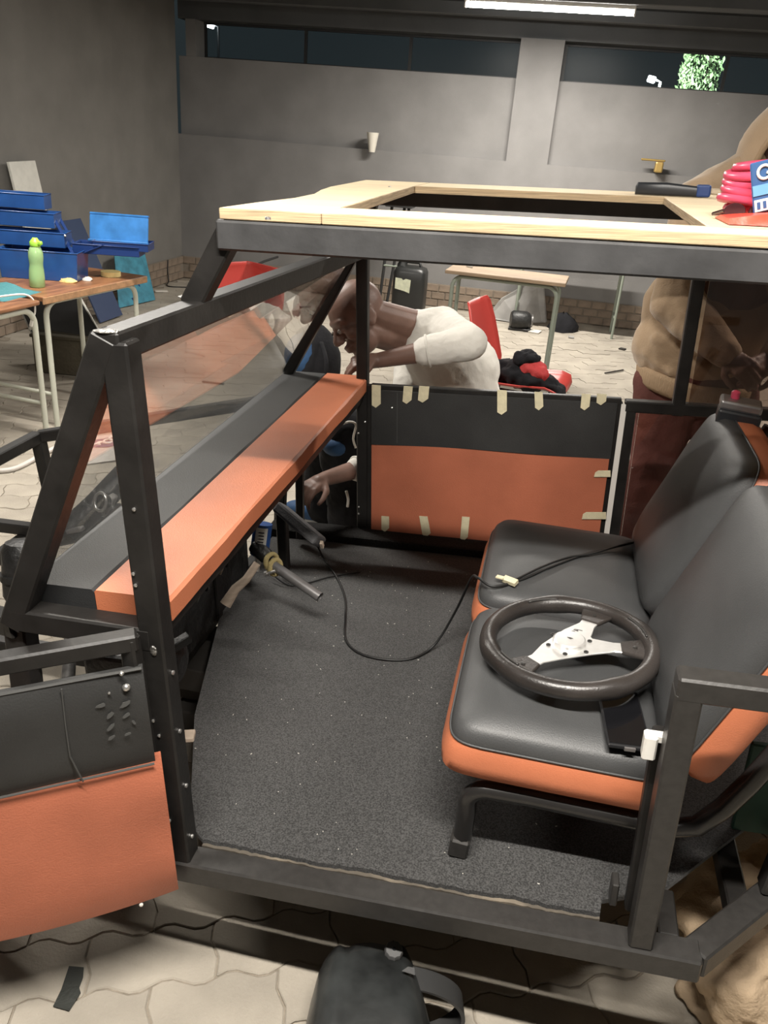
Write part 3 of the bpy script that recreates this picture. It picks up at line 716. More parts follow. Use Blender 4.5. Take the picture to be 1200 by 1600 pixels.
st_ = build('wooden_stick', MB().tube([veh(352, 945, 'y', .66), veh(368, 920, 'y', .685), veh(385, 905, 'y', .7), veh(402, 880, 'y', .73)], [.016, .013, .011, .010], 10), 'stick', smooth=50)
tag(st_, 'short pale wooden stick poking out under the dashboard', 'stick', v=True)
# terminal box on the seat back
bx = thing('terminal_box', 'small black box with grey top and pink knob on the far seat back', 'box', (1.03, 1.0, .70), v=True)
b0 = veh(1152, 655, 'y', .93); Rb = RZ(-.15) @ RY(.1)
build('body', MB().box(b0, (.095, .07, .05), Rb), 'tool_black', bx, bevel=.006, seg=2)
build('top', MB().box(b0+Vector((.002, .004, .034)), (.092, .066, .022), Rb), 'alu', bx, bevel=.006, seg=2)
build('knob', MB().lathe(b0+Vector((-.012, .01, .045)), [(.010, 0), (.010, .016), (.006, .02), (.001, .021)], 12), 'pink', bx, smooth=40)

# ------------------------------------------------------------------ things on the roof
ZRF = 1.093+.003+.017
def rz(x): return zr(x)+.0205
tk = thing('putty_knife', 'black and blue handled putty knife lying on the far roof board', 'tool', (.82, 1.30, rz(.82)), v=True)
k0, k1, k2 = Vector((.745, 1.30, 0)), Vector((.895, 1.285, 0)), Vector((.985, 1.275, 0))
for v_ in (k0, k1, k2): v_.z = rz(v_.x)
hb = MB(); rg = []
for t, hw, hh in ((0, .011, .010), (.03, .014, .0145), (.5, .015, .0155), (.75, .014, .014), (1, .013, .0125)):
    c = k0.lerp(k1, t)+Vector((0, 0, hh)); rg.append([c+Vector((0, hw*math.copysign(abs(math.cos(a))**.5, math.cos(a)), hh*math.copysign(abs(math.sin(a))**.5, math.sin(a)))) for a in [2*PI*k/16 for k in range(16)]])
build('handle', hb.loft(rg), 'tool_black', tk, smooth=50)
build('collar', MB().box(k1+Vector((.012, -.001, .0148)), (.034, .030, .029)), 'tool_collar', tk, bevel=.005, seg=2)
build('blade', MB().prism([k1+Vector((.028, -.012, .008)), k2+Vector((0, -.008, .004)), k2+Vector((.01, .01, .004)), k1+Vector((.028, .014, .008))], (0, 0, .014)), 'blade_tan', tk, bevel=.003)
# coil of pink cord with a blue tag
cl = thing('cord_coil', 'pink coiled plastic cord with a blue tag on the roof board', 'cord', (.98, .56, rz(.98)), v=True)
for k in range(6):
    z = rz(.95)+.018+k*.0135; j = random.uniform(-.008, .008)
    pts = [(.955+j+(.108+.004*math.sin(k*2.3))*math.cos(a), .58+j*.6+(.085+.004*math.sin(k*1.7))*math.sin(a), z+.004*math.sin(2*a+k)) for a in [2*PI*i/28 for i in range(28)]]
    build('cord_loop', MB().tube(pts, .0078, 8, closed=True), 'pink', cl, smooth=True)
tgc = veh(1194, 318, 'y', .484); tgc.z = rz(.92)+.057; Rt = RY(-.25) @ RZ(.05)
tgp = build('tag', MB().box(tgc, (.048, .004, .078), Rt), 'tag_blue', cl, bevel=.002)
build('tag_band', MB().box(tgc+Rt @ Vector((0, -.003, -.004)), (.046, .002, .016), Rt), 'tag_sky', tgp)
build('tag_label', MB().box(tgc+Rt @ Vector((-.003, -.003, -.027)), (.038, .002, .018), Rt), 'label_white', tgp)
for k in range(4): build('tag_print', MB().box(tgc+Rt @ Vector((-.016+.009*k, -.0045, -.027)), (.005, .001, .011), Rt), 'tag_blue', tgp)
G = MB().tube([tgc+Rt @ Vector((-.004+.010*math.cos(a), -.004, .022+.010*math.sin(a))) for a in [.6+(2*PI-1.0)*i/16 for i in range(17)]]+[tgc+Rt @ Vector((-.001, -.004, .021))], .0024, 6)
build('tag_letter', G, 'label_white', tgp, smooth=True, label='white letter G')
# red packet and sunglasses under the coil
pk = MB(); rings = []
for i in range(13):
    t = i/12; x = .83+.30*t; hw = .10*(1-.12*math.sin(9*t)); th = .018*math.sin(PI*min(1, .12+t*.9))+.003
    rings.append([(x, .45-hw+.06*(1-t)*.9, rz(x)+.001), (x, .45-hw*.4, rz(x)+th), (x, .45+hw*.5, rz(x)+th*.9), (x, .45+hw, rz(x)+.001)])
tag(build('red_packet', pk.loft(rings), 'packet_red', smooth=60), 'flat shiny red plastic packet under the pink cord coil', 'packet', v=True)
sg = thing('sunglasses', 'dark sunglasses folded beside the pink cord coil', 'sunglasses', (.865, .62, rz(.86)), v=True)
for k in range(2):
    pts = [(.852+.036*k+.017*math.cos(a), .50-.012*k, rz(.86)+.015+.013*math.sin(a)*(1 if math.sin(a) > 0 else .9)) for a in [2*PI*i/18 for i in range(18)]]
    build('lens', MB().prism(pts, (0, .004, 0)), 'sunglass', sg, bevel=.001)
build('temple', MB().tube([(.836, .503, rz(.86)+.016), (.825, .54, rz(.86)+.008), (.88, .59, rz(.86)+.006)], .003, 6), 'sunglass', sg)
nl = build('metal_hook', MB().tube(arc((.905, .70, rz(.9)+.016), (1, 0, 0), (0, 0, 1), .014, 0, 2*PI, 14)[:-1], .003, 6, closed=True).tube(arc((.925, .70, rz(.9)+.014), (1, 0, 0), (0, 0, 1), .012, 0, 2*PI, 14)[:-1], .003, 6, closed=True), 'screw', smooth=True)
tag(nl, 'small shiny metal rings lying between knife and cord coil', 'ring', v=True)

# ------------------------------------------------------------------ things on the paving near the camera (room coordinates)
# welding helmet, standing on its crown with the headband to the right
hl = thing('welding_helmet', 'black welding helmet with ratchet knob and headband on the paving', 'helmet', (.47, -.06, 0))
hR = RZ(math.radians(14))
hc = Vector((.438, .025, 0))
def H(x, y, z): return hc+hR @ Vector((x*1.22, y, z))
N_ = 33; rings = []
for y, hw, ht in ((0, .072, .172), (-.03, .080, .182), (-.08, .088, .192), (-.14, .096, .198), (-.20, .102, .196), (-.26, .100, .184), (-.31, .088, .15), (-.34, .06, .10), (-.35, .02, .04)):
    ring = []
    for k in range(N_):
        a = PI*1.06*k/(N_-1)-PI*.03; c, s_ = math.cos(a), math.sin(a)
        x = -hw*math.copysign(abs(c)**.55, c); z = ht*max(0, s_)**.5 if s_ > 0 else .0
        crease = .010*math.exp(-((x+.034)/.009)**2)*(1 if z > ht*.5 else 0)+.004*math.exp(-((x-.03)/.02)**2)
        yy = y+(.005*math.sin(a*6+.6)-.010*math.exp(-((x+.034)/.02)**2) if y == 0 else 0)
        ring.append(H(x, yy, max(.001, z-crease)))
    rings.append(ring)
so2 = build('shell', MB().loft(rings, False, True, closed=False), 'helmet', hl, smooth=60)
m_ = so2.modifiers.new('solid', 'SOLIDIFY'); m_.thickness = .004; m_.offset = -1
kc = H(.036, -.028, .179); kd = hR @ Vector((.05, -.15, 1))
d_, s_, u_ = frame(kd)
def gear(r, o): return [kc+d_*o+s_*((r*(1+.10*(k % 2)))*math.cos(2*PI*k/20))+u_*((r*(1+.10*(k % 2)))*math.sin(2*PI*k/20)) for k in range(20)]
build('ratchet_knob', MB().loft([gear(.0155, -.008), gear(.0165, .005), gear(.0145, .011)]), 'knob', hl, smooth=30)
build('knob_screw', MB().lathe(kc+d_*.011, [(.0035, 0), (.003, .002), (.0005, .002)], 8, kd), 'tool_black', hl)
rg = []
for i in range(25):
    t = -.35+i/24*(PI+.7)
    x = .062+.085*math.sin(t); z = .095+.060*math.cos(t); y0_ = -.055-.05*(i/24)
    k2_ = .93; xi = .062+.085*k2_*math.sin(t); zi = .095+.060*k2_*math.cos(t)
    rg.append([H(x, y0_-.022, z), H(x, y0_+.022, z), H(xi, y0_+.022, zi), H(xi, y0_-.022, zi)])
build('headband', MB().loft(rg), 'helmet_band', hl, smooth=40)
build('rivet', MB().box(H(.080, -.05, .132), (.004, .006, .014), hR), 'label_white', hl, bevel=.001)
build('sticker', MB().prism([H(.046, -.075, .1925), H(.066, -.078, .186), H(.066, -.062, .183), H(.056, -.064, .189)], Vector((0, 0, .001))), 'knob', hl)
# strip of black tape on the paving
tp = [wor(u, v, 'z', .002) for u, v in ((83, 1573), (96, 1546), (108, 1510), (131, 1512), (130, 1527), (124, 1543), (126, 1552), (108, 1580))]
tag(build('tape_strip', MB().prism(tp, (0, 0, .0015)), 'rubber_tape'), 'torn strip of black tape stuck on the paving beside the open door', 'tape')
# crumpled tan sack under the rear corner of the buggy
sk = MB(); rnd = random.Random(3)
R_, S_ = 14, 40
rings = []
for i in range(R_):
    t = i/(R_-1); z = .235*math.sin(t*PI/2); rr = math.cos(t*PI/2)**.6
    ring = []
    for k in range(S_):
        a = 2*PI*k/S_
        f_ = 1+.10*math.sin(a*3+4*t)+.07*math.sin(a*7-6*t+1)+.05*math.sin(a*11+9*t)
        ring.append(Vector((1.25+.235*rr*f_*math.cos(a)+.03*math.sin(9*t), .28+.25*rr*f_*math.sin(a), max(.002, z*(1+.10*math.sin(a*4+3))))))
    rings.append(ring)
sko = tag(build('cloth_sack', sk.loft(rings), 'sack', smooth=True), 'crumpled tan cloth sack lying under the rear corner of the buggy', 'sack')
sb = sko.modifiers.new('sub', 'SUBSURF'); sb.levels = 2; sb.render_levels = 2
displace(sko, .09, .05); displace(sko, .035, .022)
# axle stands that carry the buggy
for x, y in ((.55, .45), (.55, 1.15), (-.25, .75)):
    top = (VT @ Vector((x, y, -.06))).z-.02
    t = thing('support_block', {(.55, .45): 'dark timber block under the near middle of the buggy floor', (.55, 1.15): 'dark timber block under the far middle of the buggy floor', (-.25, .75): 'dark timber block under the nose of the buggy'}[(x, y)], 'block', (x+.05, y, 0), 'timber blocks under the buggy')
    n = 3; hgt = top/n
    for k in range(n): build('timber', MB().box((x+.05, y, hgt*(k+.5)), (.22 if k % 2 else .12, .12 if k % 2 else .22, hgt-.001)), 'debris', t, bevel=.004)

# ------------------------------------------------------------------ school desks
def desk_frame(t, x0, x1, y0, y1, h, m, r=.0145, along='y', rails=True):
    """two bent-tube legs under the board, rails between"""
    rc = .075; z = h-.022
    lines = [((x0, y0), (x0, y1)), ((x1, y0), (x1, y1))] if along == 'y' else [((x0, y0), (x1, y0)), ((x0, y1), (x1, y1))]
    for (a, b) in lines:
        A, B = Vector((*a, 0)), Vector((*b, 0)); d = (B-A).normalized(); up = Vector((0, 0, 1)); zz = Vector((0, 0, z))
        pts = [A]+arc(A+d*rc+zz-up*rc, -d, up, rc, 0, PI/2, 6)+arc(B-d*rc+zz-up*rc, up, d, rc, 0, PI/2, 6)+[B]
        build('leg_frame', MB().tube(pts, r, 10), m, t, smooth=50)
    if rails:
        if along == 'y':
            for yy in (y0, y1): build('rail', MB().tube([(x0, yy, .18), (x1, yy, .18)], .011, 8), m, t, smooth=50)
        else:
            for xx in (x0, x1): build('rail', MB().tube([(xx, y0, .18), (xx, y1, .18)], .011, 8), m, t, smooth=50)
def rotate_root(t, a):                       # turn a finished thing about its own base
    t.rotation_euler = (0, 0, a)
da = thing('school_desk', 'wooden school desk with cream tube legs under the blue toolbox', 'desk', (-2.05, 3.07, 0), 'school desks')
build('desk_top', MB().box((-2.05, 3.07, .688), (.50, .86, .024)), 'desk_wood', da, bevel=.003)
build('front_edge', MB().box((-1.803, 3.07, .680), (.010, .86, .036)), 'desk_edge', da, bevel=.003)
desk_frame(da, -2.25, -1.845, 2.70, 3.44, .680, 'tube_cream')
rotate_root(da, math.radians(-8))
db = thing('school_desk', 'wooden school desk at the left picture edge with rounded cream leg', 'desk', (-2.12, 2.20, 0), 'school desks')
build('desk_top', MB().box((-2.12, 2.19, .688), (.50, .76, .024)), 'desk_wood', db, bevel=.008, seg=2)
desk_frame(db, -2.31, -1.90, 1.87, 2.55, .680, 'tube_cream')
rotate_root(db, math.radians(-6))
dc = thing('school_desk', 'pale topped school desk with green-grey legs behind the red chair', 'desk', (.25, 5.0, 0), 'school desks')
build('desk_top', MB().box((.25, 5.0, .708), (.84, .40, .024)), 'desk_wood_pale', dc, bevel=.003)
desk_frame(dc, -.12, .62, 4.87, 5.13, .70, 'tube_green', along='x')
rotate_root(dc, math.radians(-3))
dd = thing('school_desk', 'far school desk with thin grey legs against the back wall', 'desk', (.72, 6.75, 0), 'school desks')
build('desk_top', MB().box((.72, 6.85, .728), (.98, .42, .024)), 'desk_wood_pale', dd, bevel=.003)
desk_frame(dd, .27, 1.17, 6.69, 7.01, .72, 'tube_green', .012, along='x')
# pencil stub on the pale desk, black tool on the far desk
tag(build('pencil', MB().tube([(-.06, 5.08, .7275), (-.012, 5.055, .7275)], .007, 8), 'white_plastic'), 'short white pencil stub on the pale school desk', 'pencil')
fl = thing('flat_tool', 'black flat tool with silver end lying on the far school desk', 'tool', (.42, 6.75, .74))
build('body', MB().box((.36, 6.75, .772), (.22, .09, .03), RY(.12)), 'tool_black', fl, bevel=.006)
build('silver_end', MB().box((.53, 6.74, .760), (.18, .05, .024), RY(.06)), 'silver', fl, bevel=.006)

# ------------------------------------------------------------------ blue cantilever toolbox and the rest on the left desks
tb = thing('toolbox', 'open blue metal cantilever toolbox with stepped trays on the left desk', 'toolbox', (-2.14, 3.10, .70))
tR = RZ(math.radians(14)); tc0 = Vector((-2.14, 3.10, .70))
def TB(x, y, z): return tc0+tR @ Vector((x, y, z))
def tray(name, x, y, z, sx, sy, sz, m, par=None, wall=.006, slope=0):
    mb = MB()
    o = [(-sx/2-slope, -sy/2), (sx/2+slope, -sy/2), (sx/2+slope, sy/2), (-sx/2-slope, sy/2)]; b = [(-sx/2, -sy/2), (sx/2, -sy/2), (sx/2, sy/2), (-sx/2, sy/2)]
    rings = [[TB(x+p, y+q, z) for p, q in b], [TB(x+p, y+q, z+sz) for p, q in o], [TB(x+p*.97, y+q*.94, z+sz) for p, q in o], [TB(x+p*.95, y+q*.9, z+.006) for p, q in b]]
    t = build(name, mb.loft(rings), m, par or tb, bevel=.0025)
    build('rolled_edge', MB().tube([TB(x+p, y+q, z+sz) for p, q in o], .004, 6, closed=True), m, t, smooth=True)
    return t
tray('base_box', -.02, 0, .0, .40, .20, .15, 'tool_blue', slope=.012)
tray('tray', -.10, .06, .16, .40, .13, .075, 'tool_blue')
tray('tray', -.17, .13, .25, .40, .13, .075, 'tool_blue')
tray('tray', -.24, .20, .335, .40, .12, .075, 'tool_blue')
tray('tray', .31, .10, .135, .36, .15, .05, 'tool_navy')
tray('tray', .39, .10, .165, .30, .15, .04, 'tool_navy')
lid = build('tray_lid', MB().box(TB(.365, .115, .265), (.32, .012, .14), tR @ RX(-.28)), 'tool_blue_lit', tb, bevel=.004)
build('lid_lip', MB().box(TB(.365, .145, .338), (.32, .03, .012), tR @ RX(-.1)), 'tool_blue_lit', lid, bevel=.003); build('lid_lip', MB().box(TB(.365, .085, .203), (.33, .02, .012), tR), 'tool_blue_lit', lid, bevel=.003)
for s in (-1, 1): build('hinge_arm', MB().beam(TB(.10+.0*s, .03*s+.04, .10), TB(.30, .03*s+.06, .19), .018, .004), 'tool_navy', tb)
for s in (0, 1): build('hinge_arm', MB().beam(TB(.17, -.02+.1*s, .08), TB(.02, .10+.08*s, .30), .018, .004), 'tool_navy', tb)
build('rivet', MB().ell(TB(.105, .0, .225), .008, seg=8, rn=5), 'screw', tb)
# drink bottle
bt = thing('water_bottle', 'translucent green drink bottle with green flip cap', 'bottle', (-2.03, 2.82, .705))
bc = Vector((-2.03, 2.82, .7005)); bax = Vector((.045, .02, 1)).normalized()
build('body', MB().lathe(bc, [(.001, 0), (.033, 0), (.038, .006), (.0385, .05), (.0365, .085), (.033, .11), (.034, .125), (.037, .15), (.0355, .175), (.028, .195), (.022, .205), (.021, .215)], 24, bax), 'bottle_green', bt, smooth=60)
cp2 = build('cap', MB().lathe(bc+bax*.205, [(.026, 0), (.027, .004), (.027, .02), (.022, .026), (.012, .040), (.001, .041)], 20, bax), 'bottle_cap', bt, smooth=40)
build('flip_spout', MB().box(bc+bax*.222+Vector((.026, -.004, 0)), (.03, .022, .02)), 'bottle_cap', cp2, bevel=.005)
# tape roll, scraps, charger, cloths
tr = thing('tape_roll', 'yellow masking tape roll lying on the desk corner', 'tape', (-1.90, 3.33, .701))
build('roll', MB().lathe((-1.90, 3.33, .701), [(.036, 0), (.055, 0), (.055, .026), (.036, .026)], 28), 'tape_yellow', tr, smooth=40)
build('core', MB().lathe((-1.90, 3.33, .7015), [(.0335, 0), (.0365, 0), (.0365, .025), (.0335, .025)], 28), 'stick', tr, smooth=40)
sc = MB()
def scrap(name, c, s, m, label, cat, seed):
    r = random.Random(seed); mb = MB(); rings = []
    for i in range(5):
        t = i/4; rings.append([Vector(c)+Vector((s[0]*math.cos(a)*math.cos(t*1.45)*r.uniform(.75, 1.1), s[1]*math.sin(a)*math.cos(t*1.45)*r.uniform(.75, 1.1), s[2]*math.sin(t*1.5)*r.uniform(.8, 1.1))) for a in [2*PI*k/12 for k in range(12)]])
    return tag(build(name, mb.loft(rings), m, smooth=70), label, cat)
scrap('bread_piece', (-1.98, 3.03, .701), (.055, .035, .022), 'crumbs', 'torn yellow food scrap beside the bottle on the desk', 'scrap', 1)
scrap('bread_piece', (-2.00, 3.12, .701), (.022, .03, .04), 'crumbs', 'small upright yellow scrap between torn scrap and tape roll', 'scrap', 2)
scrap('foil_ball', (-1.93, 3.13, .701), (.03, .03, .02), 'paper', 'crumpled silvery foil ball near the tape roll', 'foil', 4)
clo = tag(build('teal_cloth', MB().loft([[(-2.36+.42*i/10, 2.42+.30*j/8, .701+(.022+.012*math.sin(i*1.1+j)+.01*math.sin(j*2.1))*math.sin(PI*min(1, .1+i/11))) for j in range(9)] for i in range(11)], False, False, closed=False), 'teal_cloth', smooth=True), 'crumpled teal cloth on the left desks', 'cloth')
so = clo.modifiers.new('solid', 'SOLIDIFY'); so.thickness = .006
scrap('olive_bag', (-2.47, 2.92, .701), (.13, .10, .13), 'olive_cloth', 'dark olive bag at the left edge of the desk', 'bag', 9)
lp = thing('charger', 'flat grey adapter with white charging cable hanging over the desk edge', 'charger', (-2.0, 2.30, .70))
build('adapter', MB().box((-2.03, 2.28, .709), (.16, .22, .017), RZ(.1)), 'machine_grey', lp, bevel=.004)
build('cable', MB().tube(smooth_path([(-1.98, 2.34, .722), (-1.93, 2.42, .730), (-1.885, 2.50, .728), (-1.862, 2.53, .70), (-1.858, 2.53, .65), (-1.866, 2.52, .61)], 6), .0045, 8), 'white_plastic', lp, smooth=True)
pg = build('plug', MB().box((-1.872, 2.515, .59), (.02, .016, .036), RY(.35)), 'white_plastic', lp, bevel=.004); build('plug_tip', MB().box((-1.880, 2.513, .567), (.012, .008, .018), RY(.35)), 'screw', pg)
# leaning boards on the left
wbp = [(XL+.05, 4.44, 1.18), (XL+.05, 4.75, 1.185), (XL+.24, 4.75, .02), (XL+.24, 4.44, .02)]
tag(build('white_board', MB().prism(wbp, (.022, 0, .004)), 'board_white', bevel=.003), 'narrow white board leaning against the left wall', 'board')
mo = thing('framed_panel', 'black panel with thin white frame leaning under the left desks', 'panel', (-2.25, 3.3, .2))
mp = [wor(26, 470, 'y', 3.78), wor(122, 460, 'y', 3.82), wor(159, 524, 'y', 3.64), wor(58, 540, 'y', 3.58)]

mnn = (mp[1]-mp[0]).cross(mp[3]-mp[0]).normalized()
if mnn.y > 0: mnn = -mnn
build('panel', MB().prism(mp, -mnn*.02), 'screen_black', mo)
build('frame', MB().tube(mp, .010, 6, closed=True), 'board_white', mo)
bxs = thing('storage_crate', 'dark crate standing on the floor under the left desks', 'crate', (-2.48, 3.55, 0))
zc_ = mp[2].z-.012; cx_, cy_ = (mp[2].x+mp[3].x)/2-.02, 3.66
build('body', MB().box((cx_, cy_, zc_/2-.01), (.40, .24, zc_-.02), RZ(.12)), 'olive_cloth', bxs, bevel=.006); build('lid', MB().box((cx_, cy_, zc_-.012), (.42, .26, .02), RZ(.12)), 'olive_cloth', bxs, bevel=.004)
ts = thing('teal_sheet', 'teal painted board leaning against the left wall behind the desk', 'board', (-3.1, 5.6, 0))
tq = [wor(178, 400, 'x', XL+.10), wor(222, 380, 'x', XL+.12), wor(242, 468, 'z', .01), wor(185, 481, 'z', .01)]
build('board', MB().prism(tq, (.012, -.012, 0)), 'teal_board', ts, bevel=.002)
for u, v in ((206, 466), (221, 446), (205, 448)):
    c = tq[3].lerp(tq[2], (u-185)/57).lerp(tq[0].lerp(tq[1], .5), (475-v)/90); build('hole', MB().lathe(c+Vector((.014, -.014, 0)), [(.016, 0), (.016, .002), (.001, .002)], 10, (1, -1, 0)), 'tool_navy', ts)
bb = [(XL+.08, 4.9, .75), (XL+.08, 5.25, .75), (XL+.4, 5.25, .01), (XL+.4, 4.9, .01)]
tag(build('navy_board', MB().prism(bb, (.015, 0, .005)), 'navy_box', bevel=.002), 'dull navy board leaning on the left wall beneath the toolbox', 'board')
# wall cable on the left wall
tag(build('wall_cable', MB().tube(smooth_path([(XL+.032, 6.9, .23), (XL+.034, 6.88, .12), (XL+.05, 6.86, .03), (XL+.12, 6.7, .006), (XL+.3, 6.75, .006)], 6), .006, 6), 'cable', smooth=True), 'thin dark cable hanging from the brick skirting in the corner', 'cable')
# hose and plastic bag on the paving
hs = tag(build('hose', MB().tube(smooth_path([wor(u, v, 'z', .012) for u, v in ((-30, 735), (20, 733), (70, 708), (120, 683), (170, 672), (215, 668))], 8), .012, 8), 'poly_bag', smooth=True), 'pale hose curving over the paving by the buggy nose', 'hose')
pb = thing('plastic_bag', 'flat clear plastic bag with blue printed band on the paving', 'bag', (-1.5, 2.45, 0))
bq = [wor(u, v, 'z', .004) for u, v in ((128, 728), (215, 716), (222, 676), (140, 684))]
def bag_z(s, t): return .010+.03*(math.sin(s*7+t*4)*.5+.5)*math.sin(PI*s)*math.sin(PI*t)
def bagp(s, t, dz=0): q = bq[0].lerp(bq[1], s).lerp(bq[3].lerp(bq[2], s), t); return Vector((q.x, q.y, bag_z(s, t)+dz))
bo = build('sheet', MB().loft([[bagp(i/12, j/10) for j in range(11)] for i in range(13)], False, False, closed=False), 'poly_bag', pb, smooth=True)
build('printed_band', MB().loft([[bagp(i/12, .50+.34*j/5, .003) for j in range(6)] for i in range(1, 13)], False, False, closed=False), 'bag_blue', pb, smooth=True)
for k, s in enumerate((.12, .22, .36, .46)):
    cpt = bagp(s+.03, .62+.03*k, .006); r_ = .022
    if k == 0: build('letter', MB().beam(cpt+Vector((-.01, -.03, 0)), cpt+Vector((.01, .035, 0)), .014, .003), 'label_white', pb)
    else: build('letter', MB().tube(arc(cpt, (1, 0, 0), (0, 1.2, 0), r_*(.7 if k == 1 else 1), .3 if k == 1 else 0, 2*PI-.001-(.9 if k == 1 else 0), 12), .006, 6), 'label_white', pb)

# ------------------------------------------------------------------ things in the middle of the room
# red plastic chair with a bundle on it
def red_chair(name_label, group):
    t = thing('plastic_chair', name_label, 'chair', (0, 0, 0), group)
    # local: seat faces +x, width along y
    prof = [(.235, .405), (.225, .440), (.18, .452), (.05, .438), (-.10, .432), (-.165, .45), (-.195, .50), (-.225, .60), (-.255, .70), (-.285, .79), (-.300, .815)]
    rg = []
    for i, (x, z) in enumerate(prof):
        n = len(prof); t_ = i/(n-1); hw = .205-.02*abs(t_-.55)-(.05*max(0, t_-.75)/.25)
        ring = []
        for k in range(13):
            s = -1+2*k/12; lift = .028*abs(s)**4
            ring.append(Vector((x+(lift if i >= 6 else 0), hw*s, z+(lift if i < 6 else lift*.3))))
        rg.append(ring)
    so_ = build('shell', MB().loft(rg, False, False, closed=False), 'chair_red', t, smooth=True)
    m_ = so_.modifiers.new('solid', 'SOLIDIFY'); m_.thickness = .008
    for s in (-1, 1):
        build('leg', MB().tube([(.20, .20*s, 0), (.16, .185*s, .25), (.13, .16*s, .425)], .011, 8), 'tube_dark', t, smooth=50)
        build('leg', MB().tube([(-.24, .20*s, 0), (-.17, .185*s, .25), (-.13, .16*s, .42)], .011, 8), 'tube_dark', t, smooth=50)
        build('side_rail', MB().tube([(-.13, .16*s, .422), (.13, .16*s, .427)], .010, 8), 'tube_dark', t, smooth=50)
    return t
ch = red_chair('upright red plastic chair carrying a black and red bundle', 'red plastic chairs')
ch.location = (.48, 3.16, 0); ch.rotation_euler = (0, 0, math.radians(-12))
ch2 = red_chair('red plastic chair tipped over on the floor, seen through the windscreen', 'red plastic chairs')
ch2.location = (-1.84, 6.60, .205); ch2.rotation_euler = (math.radians(90), 0, math.radians(-25))
bn = thing('bundle', 'black jacket bundle with red cap on the red chair seat', 'clothes', (.5, 3.13, .44))
b1 = build('jacket', MB().ell((.50, 3.10, .50), (.12, .13, .075)).ell((.40, 3.14, .49), (.09, .10, .06)).ell((.63, 3.06, .475), (.10, .09, .035), RY(.35)).ell((.55, 3.0, .49), (.07, .06, .06)).ell((.69, 3.04, .44), (.05, .07, .03), RY(.8)), 'dark_cloth', bn); remesh(b1, .011, 4); displace(b1, .05, .035)
b2 = build('cap', MB().ell((.545, 3.03, .545), (.07, .06, .05)).ell((.58, 3.0, .53), (.05, .05, .045)), 'red_cloth', bn); remesh(b2, .009, 3); displace(b2, .04, .02)
b3 = build('hood', MB().ell((.50, 3.06, .58), (.065, .06, .05)).ell((.53, 3.04, .595), (.05, .05, .035)), 'dark_cloth', bn); remesh(b3, .009, 3); displace(b3, .04, .03)
# jerry can
jc = thing('jerry_can', 'large black plastic jerry can with torn pale label by the back wall', 'canister', (-.70, 6.45, 0))
jx, jy = -.70, 6.45; hx, hy = .15, .13
rg = [[Vector((jx+p.x, jy+p.y, z)) for p in superring(a, b, 0, 32, .4)] for z, a, b in ((0, hx*.86, hy*.86), (.02, hx*.97, hy*.97), (.12, hx, hy), (.36, hx, hy), (.44, hx*.98, hy*.98), (.475, hx*.88, hy*.88), (.49, hx*.6, hy*.6))]
build('body', MB().loft(rg), 'jerry', jc, smooth=50)
build('handle', MB().tube([(jx-.06, jy, .48), (jx-.045, jy, .525), (jx+.07, jy, .525), (jx+.09, jy, .48)], .015, 10), 'jerry', jc, smooth=50)
build('neck', MB().lathe((jx-.085, jy, .47), [(.05, 0), (.045, .03), (.034, .05), (.034, .075), (.045, .075), (.045, .13), (.03, .135)], 18), 'jerry', jc, smooth=40)
build('torn_label', MB().prism([(jx-.115, jy-hy-.001, .30), (jx-.03, jy-hy-.001, .285), (jx+.02, jy-hy-.001, .27), (jx+.025, jy-hy-.001, .385), (jx-.02, jy-hy-.001, .392), (jx-.045, jy-hy-.001, .378), (jx-.06, jy-hy-.001, .392), (jx-.115, jy-hy-.001, .395)], (0, -.002, 0)), 'jerry_label', jc)
# black stand behind it
sd_ = thing('metal_stand', 'thin black metal stand beside the jerry can', 'stand', (-1.0, 6.8, 0))
for x0, x1 in ((-1.05, -1.0), (-.98, -.88), (-.80, -.84)): build('leg', MB().tube([(x0, 6.78, 0), (x1, 6.84, .95)], .014, 8), 'tube_dark', sd_, smooth=50)
build('crossbar', MB().tube([(-1.03, 6.80, .42), (-.83, 6.80, .42)], .010, 8), 'tube_green', sd_, smooth=50); build('top_plate', MB().box((-.92, 6.84, .96), (.25, .2, .02)), 'tube_dark', sd_, bevel=.004)
# pale sheet and black motor at the back wall
gs = tag(build('metal_sheet', MB().prism([(-.02, 6.94, .01), (.10, 6.98, .20), (.34, 7.06, .36), (.46, 7.10, .42), (.56, 7.0, .02), (.3, 6.88, .005)], (.01, .02, .01)), 'grey_sheet', bevel=.003), 'bent grey sheet leaning at the back wall behind the desks', 'sheet')
mt = thing('motor', 'small black motor on the floor in front of the grey sheet', 'motor', (.30, 6.6, 0))
build('housing', MB().lathe((.24, 6.6, .09), [(.001, 0), (.07, 0), (.085, .02), (.085, .14), (.07, .17), (.001, .17)], 18, (1, .2, 0)), 'machine', mt, smooth=40)
build('foot', MB().box((.33, 6.62, .012), (.2, .14, .024)), 'machine', mt, bevel=.003); build('cooling_fan', MB().lathe((.42, 6.635, .09), [(.06, 0), (.06, .015), (.02, .02)], 14, (1, .2, 0)), 'machine_grey', mt, smooth=40)
scrap('black_bag', (.72, 6.85, .001), (.16, .14, .16), 'dark_cloth', 'black bag slumped on the floor under the far desk', 'bag', 12)
